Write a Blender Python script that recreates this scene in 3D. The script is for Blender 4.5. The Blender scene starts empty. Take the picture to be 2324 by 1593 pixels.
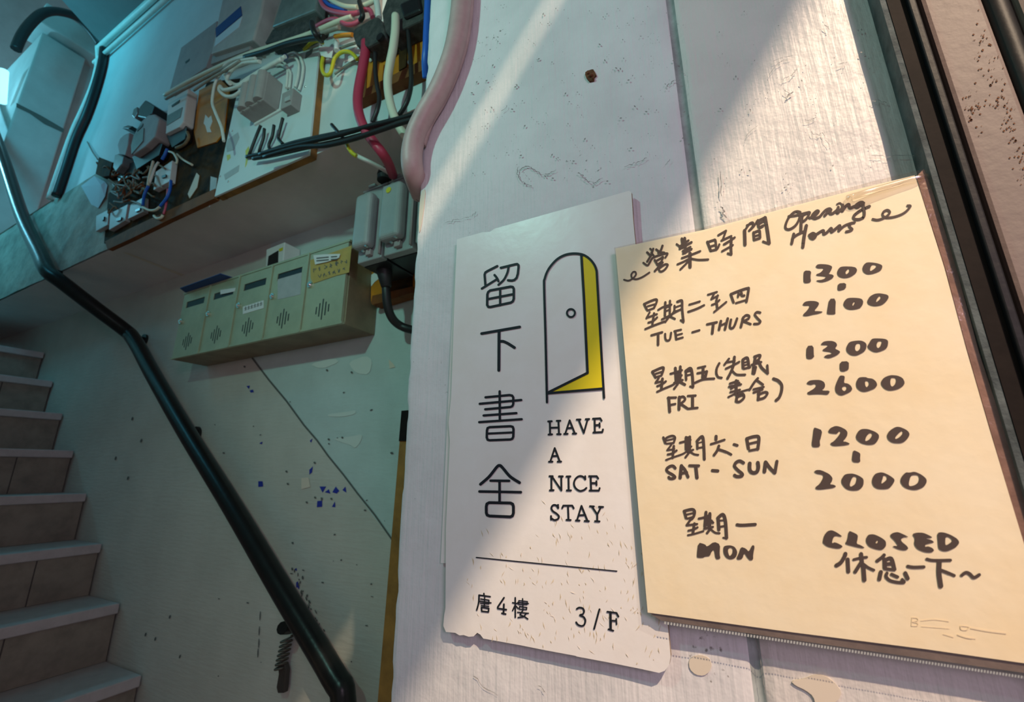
import bpy, bmesh, math, random
from mathutils import Vector, Matrix
from mathutils.geometry import tessellate_polygon
random.seed(7)
S = bpy.context.scene
COL = S.collection
H0 = 1.465                                   # camera height above the entrance floor

# ------------------------------------------------------------------ camera
W_, H_, CX, CY, F = 2324.0, 1593.0, 1162.0, 796.5, 1004.796
R = Matrix(((0.88854694, -0.12458114, -0.44154713),
            (0.4587641, 0.23192688, 0.85775604),
            (-0.00445357, -0.96472248, 0.26323127)))   # columns: camera right, down, forward
cam = bpy.data.cameras.new('camera')
cam.sensor_fit = 'HORIZONTAL'; cam.sensor_width = 36.0; cam.lens = F / W_ * 36.0
cam.clip_start = 0.01; cam.clip_end = 60
cam.dof.use_dof = True; cam.dof.focus_distance = 0.46; cam.dof.aperture_fstop = 9.0
camo = bpy.data.objects.new('camera', cam); COL.objects.link(camo)
r, d, f = R.col[0], R.col[1], R.col[2]
M4 = Matrix(((r.x, -d.x, -f.x, 0), (r.y, -d.y, -f.y, 0), (r.z, -d.z, -f.z, H0), (0, 0, 0, 1)))
camo.matrix_world = M4
S.camera = camo

# ------------------------------------------------------------------ world, exposure
S.view_settings.view_transform = 'Standard'; S.view_settings.look = 'None'
S.view_settings.exposure = 0.0; S.view_settings.gamma = 1.0
S.view_settings.use_curve_mapping = False
w = bpy.data.worlds.new('world'); S.world = w; w.use_nodes = True
bg = w.node_tree.nodes['Background']
bg.inputs[0].default_value = (0.86, 0.76, 0.84, 1); bg.inputs[1].default_value = 0.22

# ------------------------------------------------------------------ lights
def lamp(name, typ, loc, power, color, size=0.05, target=None, **kw):
    l = bpy.data.lights.new(name, typ); l.energy = power; l.color = color
    if typ == 'AREA': l.size = size
    else: l.shadow_soft_size = size
    for k, v in kw.items(): setattr(l, k, v)
    o = bpy.data.objects.new(name, l); COL.objects.link(o)
    o.location = (loc[0], loc[1], loc[2] + H0)
    if target is not None:
        t = Vector((target[0], target[1], target[2])) - Vector(loc)
        o.rotation_euler = t.to_track_quat('-Z', 'Y').to_euler()
    return o
LAMP = Vector((1.30, -1.10, 2.10))           # warm shop lamp, up to the right in the street
lamp('entrance_lamp', 'SPOT', (-0.65, -0.53, 1.0), 24.0, (0.42, 1.0, 0.85), 0.035, (-0.62, 0.75, 0.80), spot_size=2.05, spot_blend=0.85)
lamp('stair_lamp', 'AREA', (-2.75, -0.45, 1.95), 3.8, (0.10, 0.66, 0.95), 0.45, (-2.65, 0.72, 2.05))
lamp('landing_lamp', 'POINT', (-5.7, 0.0, 2.9), 60.0, (0.20, 0.74, 1.0), 0.10)
lamp('landing_fill', 'AREA', (-3.0, -0.3, 2.2), 17.0, (0.06, 0.62, 0.85), 0.4, (-4.7, 0.9, 2.8))  # added fill light, aimed at the end wall of the landing
lamp('pink_fill', 'POINT', (1.1, -0.9, 0.5), 31.0, (1.0, 0.74, 0.98), 0.25)  # added pink fill light for the sign wall, out of view
lamp('shop_lamp', 'SPOT', LAMP, 460.0, (1.0, 0.77, 0.55), 0.020, (0.0, 0.4, 0.1), spot_size=1.2, spot_blend=0.3)

# ------------------------------------------------------------------ pixel -> point on a plane of the place
def ray(px, py): return R @ Vector((px - CX, py - CY, F))
def P(px, py, y):                             # on the wall-parallel plane at depth y
    v = ray(px, py); v = v * (y / v.y); return Vector((v.x, v.y, v.z + H0))
def PX(px, py, x):
    v = ray(px, py); v = v * (x / v.x); return Vector((v.x, v.y, v.z + H0))
def PZ(px, py, z):
    v = ray(px, py); v = v * (z / v.z); return Vector((v.x, v.y, v.z + H0))
def V(x, y, z): return Vector((x, y, z + H0))

# ------------------------------------------------------------------ materials
MATS = {}
def mat(name, col, rough=0.6, metal=0.0, var=0.0, vscale=8.0, col2=None, bump=0.0, bscale=60.0, stretch=(1, 1, 1),
        specks=0.0, sscale=120.0, scol=(0.05, 0.045, 0.04), spec=0.5, emit=None, estr=0.0, bump2=0.0, b2scale=6.0):
    m = bpy.data.materials.new(name); m.use_nodes = True
    nt = m.node_tree; N = nt.nodes; L = nt.links
    b = N['Principled BSDF']
    b.inputs['Base Color'].default_value = (*col, 1); b.inputs['Roughness'].default_value = rough
    b.inputs['Metallic'].default_value = metal; b.inputs['Specular IOR Level'].default_value = spec
    if emit: b.inputs['Emission Color'].default_value = (*emit, 1); b.inputs['Emission Strength'].default_value = estr
    tc = N.new('ShaderNodeTexCoord'); mp = N.new('ShaderNodeMapping'); mp.inputs['Scale'].default_value = stretch
    L.new(tc.outputs['Object'], mp.inputs['Vector'])
    cur = None
    if var > 0 or col2:
        n = N.new('ShaderNodeTexNoise'); n.inputs['Scale'].default_value = vscale; n.inputs['Detail'].default_value = 6
        n.inputs['Roughness'].default_value = 0.65
        L.new(tc.outputs['Object'], n.inputs['Vector'])
        mx = N.new('ShaderNodeMix'); mx.data_type = 'RGBA'
        c2 = col2 if col2 else tuple(c * (1 - var) for c in col)
        mx.inputs[6].default_value = (*col, 1); mx.inputs[7].default_value = (*c2, 1)
        mr = N.new('ShaderNodeMapRange'); mr.inputs[1].default_value = 0.38; mr.inputs[2].default_value = 0.66
        L.new(n.outputs[0], mr.inputs[0]); L.new(mr.outputs[0], mx.inputs[0])
        cur = mx.outputs[2]
    if specks > 0:
        n2 = N.new('ShaderNodeTexNoise'); n2.inputs['Scale'].default_value = sscale; n2.inputs['Detail'].default_value = 3
        L.new(tc.outputs['Object'], n2.inputs['Vector'])
        n3 = N.new('ShaderNodeTexNoise'); n3.inputs['Scale'].default_value = sscale / 14; L.new(tc.outputs['Object'], n3.inputs['Vector'])
        ad = N.new('ShaderNodeMath'); ad.operation = 'ADD'
        L.new(n2.outputs[0], ad.inputs[0]); L.new(n3.outputs[0], ad.inputs[1])
        r2 = N.new('ShaderNodeMapRange'); r2.inputs[1].default_value = 1.34 - specks; r2.inputs[2].default_value = 1.42 - specks
        L.new(ad.outputs[0], r2.inputs[0])
        m2 = N.new('ShaderNodeMix'); m2.data_type = 'RGBA'
        L.new(r2.outputs[0], m2.inputs[0])
        if cur: L.new(cur, m2.inputs[6])
        else: m2.inputs[6].default_value = (*col, 1)
        m2.inputs[7].default_value = (*scol, 1); cur = m2.outputs[2]
    if cur: L.new(cur, b.inputs['Base Color'])
    if bump > 0:
        n4 = N.new('ShaderNodeTexNoise'); n4.inputs['Scale'].default_value = bscale; n4.inputs['Detail'].default_value = 4
        L.new(mp.outputs[0], n4.inputs['Vector'])
        bp = N.new('ShaderNodeBump'); bp.inputs['Strength'].default_value = 1.0; bp.inputs['Distance'].default_value = bump
        L.new(n4.outputs[0], bp.inputs['Height'])
        last = bp
        if bump2 > 0:
            n5 = N.new('ShaderNodeTexNoise'); n5.inputs['Scale'].default_value = b2scale; n5.inputs['Detail'].default_value = 5
            n5.inputs['Roughness'].default_value = 0.6
            L.new(tc.outputs['Object'], n5.inputs['Vector'])
            b2 = N.new('ShaderNodeBump'); b2.inputs['Strength'].default_value = 1.0; b2.inputs['Distance'].default_value = bump2
            L.new(n5.outputs[0], b2.inputs['Height']); L.new(bp.outputs[0], b2.inputs['Normal']); last = b2
        L.new(last.outputs[0], b.inputs['Normal'])
    MATS[name] = m
    return m

M = {}
M["wall_white"] = mat("white_wall_paint", (0.64, 0.61, 0.58), 0.5, var=0.08, vscale=9, bump=0.0009, bscale=30, stretch=(8, 8, 0.5),
                      bump2=0.0042, b2scale=17)
M['wall_speck'] = mat('dusty_white_wall_paint', (0.69, 0.68, 0.685), 0.6, var=0.12, vscale=10, bump=0.0009, bscale=30, stretch=(8, 8, 0.45),
                      specks=0.02, sscale=170, scol=(0.22, 0.20, 0.19), bump2=0.003, b2scale=16)
M['seam'] = mat('seam_filler', (0.34, 0.38, 0.37), 0.8, var=0.4, vscale=30)
M['teal_wall'] = mat('pale_green_wall_paint', (0.50, 0.62, 0.58), 0.45, var=0.12, vscale=5, bump=0.0012, bscale=18, stretch=(1, 1, 4), bump2=0.004, b2scale=5)
M['lower_wall'] = mat('grey_cream_wall_paint', (0.55, 0.55, 0.48), 0.45, var=0.12, vscale=4, bump=0.0014, bscale=14, stretch=(1, 1, 7), bump2=0.004, b2scale=5)
M['upper_wall'] = mat('pale_upper_wall_paint', (0.60, 0.68, 0.68), 0.6, var=0.10, vscale=4, bump=0.001, bscale=20)
M['rough_wall'] = mat('rough_bulkhead_plaster', (0.44, 0.45, 0.38), 0.8, var=0.45, vscale=7, bump=0.006, bscale=14, bump2=0.01, b2scale=5)
M['soffit'] = mat('grey_soffit_paint', (0.72, 0.68, 0.65), 0.45, var=0.12, vscale=5, bump=0.001, bscale=12)
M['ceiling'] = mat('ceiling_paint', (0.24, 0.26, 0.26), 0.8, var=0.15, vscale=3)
M['endwall'] = mat('end_wall_paint', (0.50, 0.50, 0.48), 0.7, var=0.18, vscale=3)
M['tile'] = mat('riser_tile', (0.27, 0.235, 0.185), 0.5, var=0.3, vscale=14, bump=0.0008, bscale=40)
M['tread'] = mat('tread_stone', (0.48, 0.45, 0.44), 0.55, var=0.15, vscale=20, bump=0.0005, bscale=200)
M['grout'] = mat('dark_grout', (0.08, 0.075, 0.07), 0.9)
M['floor'] = mat('entrance_floor', (0.22, 0.20, 0.19), 0.6, var=0.3, vscale=6)
M['black_paint'] = mat('black_rail_paint', (0.010, 0.010, 0.010), 0.30, var=0.3, vscale=40, bump=0.0004, bscale=60, spec=0.35)
M['black'] = mat('black_plastic', (0.012, 0.012, 0.013), 0.45)
M['blackdusty'] = mat('dusty_black_plastic', (0.025, 0.025, 0.024), 0.75, var=0.5, vscale=60, col2=(0.07, 0.065, 0.06))
M['board'] = mat('white_foam_board', (0.80, 0.77, 0.75), 0.35, var=0.05, vscale=14, bump=0.0003, bscale=60, col2=(0.76, 0.72, 0.68))
M['boardedge'] = mat('dirty_board_edge', (0.36, 0.27, 0.18), 0.8, var=0.5, vscale=60)
M['ink'] = mat('sign_ink', (0.013, 0.016, 0.022), 0.5, spec=0.2)
M['yellow'] = mat('yellow_print', (0.72, 0.58, 0.02), 0.45, spec=0.2)
M['paper'] = mat('cream_card', (0.95, 0.875, 0.66), 0.7, var=0.06, vscale=16, col2=(0.92, 0.81, 0.56), bump=0.0003, bscale=90)
M['marker'] = mat('glare_greyed_ink', (0.078, 0.058, 0.050), 0.6, spec=0.3)  # ink lightened to grey-brown to carry the glare of the sleeve
M['faint'] = mat('faint_print_through', (0.87, 0.77, 0.56), 0.7)
M['pinkpipe'] = mat('pink_painted_conduit', (0.47, 0.335, 0.315), 0.5, var=0.2, vscale=22, bump=0.0008, bscale=40, specks=0.02, sscale=60)
M['steelpanel'] = mat('dusty_shutter_paint', (0.165, 0.125, 0.105), 0.6, var=0.12, vscale=8, bump=0.0005, bscale=120, specks=0.06, sscale=90, scol=(0.08, 0.05, 0.045))
M['darksteel'] = mat('dark_gate_steel', (0.013, 0.009, 0.007), 0.7, var=0.4, vscale=40, bump=0.0003, bscale=90, spec=0.12)
M['blacksteel'] = mat('black_gate_steel', (0.008, 0.008, 0.009), 0.5, spec=0.2, bump=0.0004, bscale=90)
M['mortar'] = mat('grey_green_edge_mortar', (0.085, 0.105, 0.105), 0.9, var=0.5, vscale=40, bump=0.004, bscale=60)
M['mailmetal'] = mat('brushed_mailbox_steel', (0.42, 0.46, 0.31), 0.45, 0.2, var=0.18, vscale=10, bump=0.0002, bscale=40, stretch=(1, 1, 12))
M['mailside'] = mat('brown_mailbox_side', (0.26, 0.21, 0.13), 0.5, 0.2, var=0.3, vscale=12)  # browner and darker than the doors
M['chrome'] = mat('chrome', (0.75, 0.75, 0.72), 0.2, 1.0)
M['whitepl'] = mat('white_plastic', (0.66, 0.68, 0.66), 0.45, var=0.06, vscale=15)
M['greypl'] = mat('grey_plastic', (0.42, 0.43, 0.42), 0.5, var=0.15, vscale=18)
M['switchgrey'] = mat('grey_hammered_enamel', (0.30, 0.34, 0.33), 0.45, var=0.12, vscale=15, bump=0.0003, bscale=200)
M['warmgrey'] = mat('warm_grey_plastic', (0.34, 0.31, 0.30), 0.6, var=0.12, vscale=20)
M['wood'] = mat('brown_plywood', (0.38, 0.18, 0.035), 0.6, var=0.5, vscale=12, bump=0.001, bscale=30)
M['orangewood'] = mat('orange_plywood', (0.60, 0.21, 0.008), 0.55, var=0.35, vscale=8)
M['darkwood'] = mat('grimy_dark_wood', (0.012, 0.008, 0.005), 0.8, col2=(0.085, 0.040, 0.010), var=0.5, vscale=9, bump=0.0012, bscale=40, spec=0.12)
M['redbrown'] = mat('red_brown_wood', (0.20, 0.075, 0.025), 0.7, var=0.4, vscale=14, bump=0.0006, bscale=60, spec=0.15)
M['panelwhite'] = mat('white_painted_panel', (0.62, 0.70, 0.70), 0.5, var=0.06, vscale=8)
M['red'] = mat('red_cable_sheath', (0.42, 0.035, 0.075), 0.45)
M['pink'] = mat('pink_cable_sheath', (0.50, 0.08, 0.14), 0.5)
M['cream'] = mat('cream_cable_sheath', (0.62, 0.62, 0.48), 0.5)
M['whitec'] = mat('white_cable_sheath', (0.70, 0.72, 0.66), 0.5, var=0.12, vscale=30)
M['greyc'] = mat('grey_cable_sheath', (0.30, 0.29, 0.25), 0.6, var=0.3, vscale=30)
M['blue'] = mat('blue_cable_sheath', (0.01, 0.10, 0.50), 0.45)
M['yg'] = mat('yellow_green_earth_sheath', (0.55, 0.50, 0.02), 0.45)
M['orange'] = mat('orange_sheath', (0.65, 0.25, 0.02), 0.5)
M['brownwire'] = mat('aged_tan_wire', (0.23, 0.17, 0.09), 0.7, var=0.4, vscale=40)
M['bluecard'] = mat('blue_card', (0.01, 0.05, 0.22), 0.5)
M['bluepaint'] = mat('blue_paint_residue', (0.015, 0.03, 0.30), 0.6)
M['darkmark'] = mat('dark_scuff', (0.10, 0.11, 0.10), 0.8)
M['pit'] = mat('dusty_pit', (0.27, 0.26, 0.25), 0.9)
M['creampatch'] = mat('exposed_cream_paint', (0.66, 0.58, 0.47), 0.6)
M['palepatch'] = mat('pale_filler_patch', (0.58, 0.66, 0.60), 0.6)
M['label'] = mat('white_label', (0.70, 0.72, 0.70), 0.6)
M['yellownote'] = mat('yellow_note', (0.50, 0.36, 0.10), 0.7, var=0.15, vscale=20)
M['meterglass'] = mat('grey_meter_glass', (0.16, 0.20, 0.20), 0.28, var=0.3, vscale=20, spec=0.5)
M['bakelite'] = mat('black_bakelite', (0.012, 0.012, 0.014), 0.35, var=0.3, vscale=30)
M['paleblue'] = mat('pale_blue_paper', (0.50, 0.66, 0.74), 0.7)
M['rust'] = mat('rust', (0.16, 0.06, 0.02), 0.9, var=0.5, vscale=90, bump=0.002, bscale=200)
M['spring'] = mat('dull_spring_wire', (0.10, 0.09, 0.07), 0.5, 0.5)
M['latch'] = mat('dark_latch_metal', (0.06, 0.05, 0.045), 0.5, 0.4)
M['tube'] = mat('lit_tube', (0.8, 0.9, 0.9), 0.4, emit=(0.30, 0.82, 1.0), estr=1.7)
M['scratch'] = mat('yellowed_dent', (0.70, 0.58, 0.40), 0.6)
# clear plastic film of the sleeve
fm = bpy.data.materials.new('clear_plastic_film'); fm.use_nodes = True
nt = fm.node_tree; nt.nodes.remove(nt.nodes['Principled BSDF'])
tr = nt.nodes.new('ShaderNodeBsdfTransparent'); tr.inputs[0].default_value = (0.96, 0.93, 0.90, 1)
gl = nt.nodes.new('ShaderNodeBsdfGlossy'); gl.inputs['Roughness'].default_value = 0.12
lw = nt.nodes.new('ShaderNodeLayerWeight'); pw = nt.nodes.new('ShaderNodeMath'); pw.operation = 'POWER'; pw.inputs[1].default_value = 5.0
nt.links.new(lw.outputs['Facing'], pw.inputs[0])
fr = nt.nodes.new('ShaderNodeMath'); fr.operation = 'MULTIPLY_ADD'; fr.inputs[1].default_value = 0.9; fr.inputs[2].default_value = 0.05
nt.links.new(pw.outputs[0], fr.inputs[0])
ms = nt.nodes.new('ShaderNodeMixShader')
nt.links.new(fr.outputs[0], ms.inputs[0]); nt.links.new(tr.outputs[0], ms.inputs[1]); nt.links.new(gl.outputs[0], ms.inputs[2])
nz = nt.nodes.new('ShaderNodeTexNoise'); nz.inputs['Scale'].default_value = 30
tcn = nt.nodes.new('ShaderNodeTexCoord'); nt.links.new(tcn.outputs['Object'], nz.inputs['Vector'])
bpn = nt.nodes.new('ShaderNodeBump'); bpn.inputs['Distance'].default_value = 0.002
nt.links.new(nz.outputs[0], bpn.inputs['Height']); nt.links.new(bpn.outputs[0], gl.inputs['Normal'])
nt.links.new(ms.outputs[0], nt.nodes['Material Output'].inputs[0])
M['film'] = fm
fs = fm.copy(); fs.name = 'smooth_film_roll'; M['filmroll'] = fs
for nd in fs.node_tree.nodes:
    if nd.type == 'BSDF_GLOSSY':
        nd.inputs['Roughness'].default_value = 0.16
        for l in list(nd.inputs['Normal'].links): fs.node_tree.links.remove(l)
    if nd.type == 'MATH' and nd.operation == 'MULTIPLY_ADD': nd.inputs[2].default_value = 0.14
df = mat('reflection_brown_margin', (0.30, 0.18, 0.14), 0.2, var=0.4, vscale=30, bump=0.0015, bscale=70)  # clear margin coloured brown in place of its reflection
M['filmedge'] = df
M['filmfoot'] = mat('shadowed_film_foot', (0.21, 0.17, 0.155), 0.35, var=0.3, vscale=40, bump=0.0008, bscale=80)  # dark tone includes the shadow behind the clear sleeve foot

# ------------------------------------------------------------------ mesh building
class MB:
    def __init__(self): self.v = []; self.f = []; self.mi = []; self.m = 0; self.smooth = []
    def add(self, vs, fs, smooth=False):
        o = len(self.v); self.v += [Vector(p) for p in vs]
        for q in fs:
            self.f.append([o + i for i in q]); self.mi.append(self.m); self.smooth.append(smooth)
        return self
    def box(self, a, b):
        (x0, y0, z0), (x1, y1, z1) = a, b
        vs = [(x, y, z) for z in (z0, z1) for y in (y0, y1) for x in (x0, x1)]
        return self.add(vs, [(0, 2, 3, 1), (4, 5, 7, 6), (0, 1, 5, 4), (2, 6, 7, 3), (0, 4, 6, 2), (1, 3, 7, 5)])
    def prism(self, poly, vec):               # poly: list of 3D points, any concave outline; vec: thickness
        n = len(poly); poly = [Vector(p) for p in poly]
        tri = tessellate_polygon([poly])
        vs = poly + [p + Vector(vec) for p in poly]
        fs = [tuple(t) for t in tri] + [tuple(n + i for i in reversed(t)) for t in tri]
        fs += [(i, (i + 1) % n, n + (i + 1) % n, n + i) for i in range(n)]
        return self.add(vs, fs)
    def sheet(self, poly):
        poly = [Vector(p) for p in poly]
        return self.add(poly, [tuple(t) for t in tessellate_polygon([poly])])
    def tube(self, pts, r, n=10, curve=True, cap=True, rr=None):
        pts = [Vector(p) for p in pts]
        if curve: pts, rr = smooth3(pts, rr)
        k = len(pts); rings = []; up = None
        for i in range(k):
            t = (pts[min(i + 1, k - 1)] - pts[max(i - 1, 0)]).normalized()
            if up is None:
                up = Vector((0, 0, 1)) if abs(t.z) < 0.9 else Vector((1, 0, 0))
            up = (up - t * up.dot(t)).normalized(); s = t.cross(up)
            q = rr[i] if rr else r
            rings += [pts[i] + (up * math.cos(a) + s * math.sin(a)) * q for a in [2 * math.pi * j / n for j in range(n)]]
        fs = [(i * n + j, i * n + (j + 1) % n, (i + 1) * n + (j + 1) % n, (i + 1) * n + j) for i in range(k - 1) for j in range(n)]
        self.add(rings, fs, True)
        if cap:
            o = len(self.v) - k * n
            self.f += [[o + j for j in reversed(range(n))], [o + (k - 1) * n + j for j in range(n)]]
            self.mi += [self.m] * 2; self.smooth += [False] * 2
        return self
    def disc(self, c, r, axis, h, n=20):      # short cylinder
        c = Vector(c); a = Vector(axis).normalized(); u = a.orthogonal().normalized(); s = a.cross(u)
        ring = [c + (u * math.cos(t) + s * math.sin(t)) * r for t in [2 * math.pi * j / n for j in range(n)]]
        return self.prism(ring, a * h)
    def dome(self, c, r, axis, n=14, k=5, flat=1.0):
        c = Vector(c); a = Vector(axis).normalized(); u = a.orthogonal().normalized(); s = a.cross(u)
        vs = []; 
        for i in range(k):
            t = math.pi / 2 * i / k
            vs += [c + (u * math.cos(p) + s * math.sin(p)) * r * math.cos(t) + a * r * flat * math.sin(t) for p in [2 * math.pi * j / n for j in range(n)]]
        vs.append(c + a * r * flat)
        fs = [(i * n + j, i * n + (j + 1) % n, (i + 1) * n + (j + 1) % n, (i + 1) * n + j) for i in range(k - 1) for j in range(n)]
        fs += [((k - 1) * n + j, (k - 1) * n + (j + 1) % n, k * n) for j in range(n)]
        return self.add(vs, fs, True)
    def build(self, name, mats, parent=None, bevel=0.0, seg=2):
        if not isinstance(mats, (list, tuple)): mats = [mats]
        top = parent
        while top is not None and '_base' not in top: top = top.parent
        base = top['_base'] if top is not None else (0, 0, 0)
        off = Vector(base)
        me = bpy.data.meshes.new(name)
        me.from_pydata([p - off for p in self.v], [], self.f)
        for mm in mats: me.materials.append(mm)
        for p, i, s in zip(me.polygons, self.mi, self.smooth): p.material_index = i; p.use_smooth = s
        bm = bmesh.new(); bm.from_mesh(me)
        bmesh.ops.recalc_face_normals(bm, faces=bm.faces); bm.to_mesh(me); bm.free()
        o = bpy.data.objects.new(name, me); COL.objects.link(o)
        if parent is not None: o.parent = parent
        if bevel > 0:
            b = o.modifiers.new('bevel', 'BEVEL'); b.width = bevel; b.segments = seg; b.limit_method = 'ANGLE'; b.angle_limit = 0.6
        return o
def smooth3(pts, rr=None, k=6):
    if len(pts) < 3: return pts, rr
    out = []; ro = []
    n = len(pts)
    for i in range(n - 1):
        p0, p1, p2, p3 = pts[max(i - 1, 0)], pts[i], pts[i + 1], pts[min(i + 2, n - 1)]
        for j in range(k):
            t = j / k; t2 = t * t; t3 = t2 * t
            out.append(0.5 * ((2 * p1) + (p2 - p0) * t + (2 * p0 - 5 * p1 + 4 * p2 - p3) * t2 + (3 * p1 - p0 - 3 * p2 + p3) * t3))
            if rr: ro.append(rr[i] * (1 - t) + rr[i + 1] * t)
    out.append(pts[-1])
    if rr: ro.append(rr[-1])
    return out, (ro if rr else None)

def thing(name, label, cat, base, group=None):
    o = bpy.data.objects.new(name, None); COL.objects.link(o)
    o.empty_display_size = 0.05; o.location = base; o['_base'] = tuple(base)
    o['label'] = label; o['category'] = cat
    if group: o['group'] = group
    return o
def tag(o, label, cat, group=None):
    o['label'] = label; o['category'] = cat
    if group: o['group'] = group
    return o
def struct(o): o['kind'] = 'structure'; return o
def poly(y, pts): return [P(a, b, y) for a, b in pts]
def slab(pts, y, th): return MB().prism(poly(y, pts), (0, th, 0))
def cable(name, pts, r, m, label, cat='cable', group=None, n=8):
    o = MB().tube(pts, r, n).build(name, m); return tag(o, label, cat, group)

# ------------------------------------------------------------------ lettering helpers
class Ink:
    """strokes and filled outlines in a zoomed crop (origin, scale), laid on a flat sheet at depth y"""
    def __init__(self, y, name=None, m=None, parent=None): self.y = y; self.mb = MB(); self.k = 0; self.name, self.m, self.parent = name, m, parent
    def flush(self):
        if self.mb.v: self.mb.build(self.name, self.m, self.parent)
        self.mb = MB()
    def crop(self, ox, oy, s):
        if self.name: self.flush()
        self.ox, self.oy, self.s = ox, oy, s; return self
    def pt(self, p):
        self.k += 1
        return P(self.ox + p[0] / self.s, self.oy + p[1] / self.s, self.y - (self.k % 40) * 0.000004)
    def stroke(self, pts, w, curve=True, ends=True):
        pts = [Vector((a, b)) for a, b in pts]
        if curve and len(pts) > 2:
            q, _ = smooth3([Vector((p.x, p.y, 0)) for p in pts], None, 5); pts = [Vector((p.x, p.y)) for p in q]
        h = w / 2; kk = self.k
        for a, b in zip(pts, pts[1:]):
            d = b - a
            if d.length < 1e-6: continue
            n = Vector((-d.y, d.x)).normalized() * h
            self.k += 1
            self.quad([a + n, b + n, b - n, a - n])
        for p in pts:
            self.k += 1
            self.quad([p + Vector((math.cos(t), math.sin(t))) * h for t in [2 * math.pi * j / 14 for j in range(14)]])
        return self
    def quad(self, q):
        yy = self.y - (self.k % 60) * 0.000003
        self.mb.add([P(self.ox + p.x / self.s, self.oy + p.y / self.s, yy) for p in q], [tuple(range(len(q)))])
    def fill(self, pts, round_=True):
        q = pts
        if round_: q = chaikin(pts, 1)
        v = [Vector((a, b, 0)) for a, b in q]
        self.k += 1; yy = self.y - (self.k % 60) * 0.000003
        self.mb.add([P(self.ox + p.x / self.s, self.oy + p.y / self.s, yy) for p in v], [tuple(t) for t in tessellate_polygon([v])])
        return self
    def ring(self, out, inn):
        out = chaikin(out, 2); inn = chaikin(inn, 2)
        v1 = [Vector((a, b, 0)) for a, b in out]; v2 = [Vector((a, b, 0)) for a, b in inn]
        self.k += 1; yy = self.y - (self.k % 60) * 0.000003
        allv = v1 + v2
        self.mb.add([P(self.ox + p.x / self.s, self.oy + p.y / self.s, yy) for p in allv], [tuple(t) for t in tessellate_polygon([v1, v2])])
        return self
def chaikin(pts, k):
    for _ in range(k):
        out = []
        for i in range(len(pts)):
            a, b = pts[i], pts[(i + 1) % len(pts)]
            out += [(a[0] * .78 + b[0] * .22, a[1] * .78 + b[1] * .22), (a[0] * .22 + b[0] * .78, a[1] * .22 + b[1] * .78)]
        pts = out
    return pts
# ================================================================== THE SETTING
from mathutils import noise as mnoise
YW, YB, YU = 0.40, 1.0, 0.72                  # sign wall, stair wall, upper wall above the ledge
ZU = 0.905                                    # underside of the ledge (from camera height)
# --- sign wall: relief grid with a filled seam, worn left arris
xl, xr = -0.346, 0.143
cols = [xl + 0.0005, xl + 0.002, xl + 0.005] + [xl + 0.01 + i * (0.3205 - 0.01 - 0.005) / 42 for i in range(43)]
gx = -0.0125
cols = [c for c in cols if c < gx - 0.006] + [gx - 0.0055, gx - 0.004, gx - 0.0025, gx - 0.001, gx + 0.001, gx + 0.0025, gx + 0.004] + \
       [gx + 0.010 + i * (xr - gx - 0.010) / 22 for i in range(23)]
rows = [-1.465 + i * 0.05 for i in range(16)] + [-0.66 + i * 0.0065 for i in range(225)] + [0.81 + i * 0.05 for i in range(20)]
mb = MB(); vs = []; nx = len(cols)
for z in rows:
    for i, x in enumerate(cols):
        y = YW; xx = x
        e = x - xl
        if e < 0.006:
            ch = max(0.0, mnoise.noise(Vector((3.1, 0.0, z * 38.0)))) * 0.006 + abs(mnoise.noise(Vector((9.0, 1.0, z * 160.0)))) * 0.0012
            xx = x + ch * (1 - e / 0.006); y += (0.006 - e) ** 2 / 0.012 * 1.2
        g = abs(x - gx + 0.0012 * mnoise.noise(Vector((0, 5, z * 14))))
        if g < 0.0045: y += 0.0034 * (1 - (g / 0.0045) ** 2)
        y -= 0.0011 * mnoise.noise(Vector((x * 16, 2, z * 9))) + 0.0004 * mnoise.noise(Vector((x * 90, 7, z * 30)))
        if e > 0.47 and z > 0.1: y += 0.001
        vs.append((xx, y, z + H0))
fs = []; mi = []
for j in range(len(rows) - 1):
    for i in range(nx - 1):
        fs.append((j * nx + i, j * nx + i + 1, (j + 1) * nx + i + 1, (j + 1) * nx + i))
        xm = (cols[i] + cols[i + 1]) / 2
        mi.append(2 if abs(xm - gx) < 0.0038 else (0 if xm < gx else 1))
mb.v = [Vector(p) for p in vs]; mb.f = [list(q) for q in fs]; mb.mi = mi; mb.smooth = [True] * len(fs)
mb.m = 0
lo = [j * nx for j in range(len(rows))]
mb.v += [Vector((xl + 0.001, 0.60, vs[k][2])) for k in lo]
o0 = len(vs)
for j in range(len(rows) - 1):
    mb.f.append([lo[j], lo[j + 1], o0 + j + 1, o0 + j]); mb.mi.append(0); mb.smooth.append(False)
mb.add([(xl + .001, .60, 0), (xr + .03, .60, 0), (xr + .03, .60, H0 + 1.75), (xl + .001, .60, H0 + 1.75)], [(0, 1, 2, 3)])
wall_right = struct(mb.build('wall_right', [M['wall_speck'], M['wall_white'], M['seam']]))
def wchild(name, m, mbx, parent): return mbx.build(name, m, parent)
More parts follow.
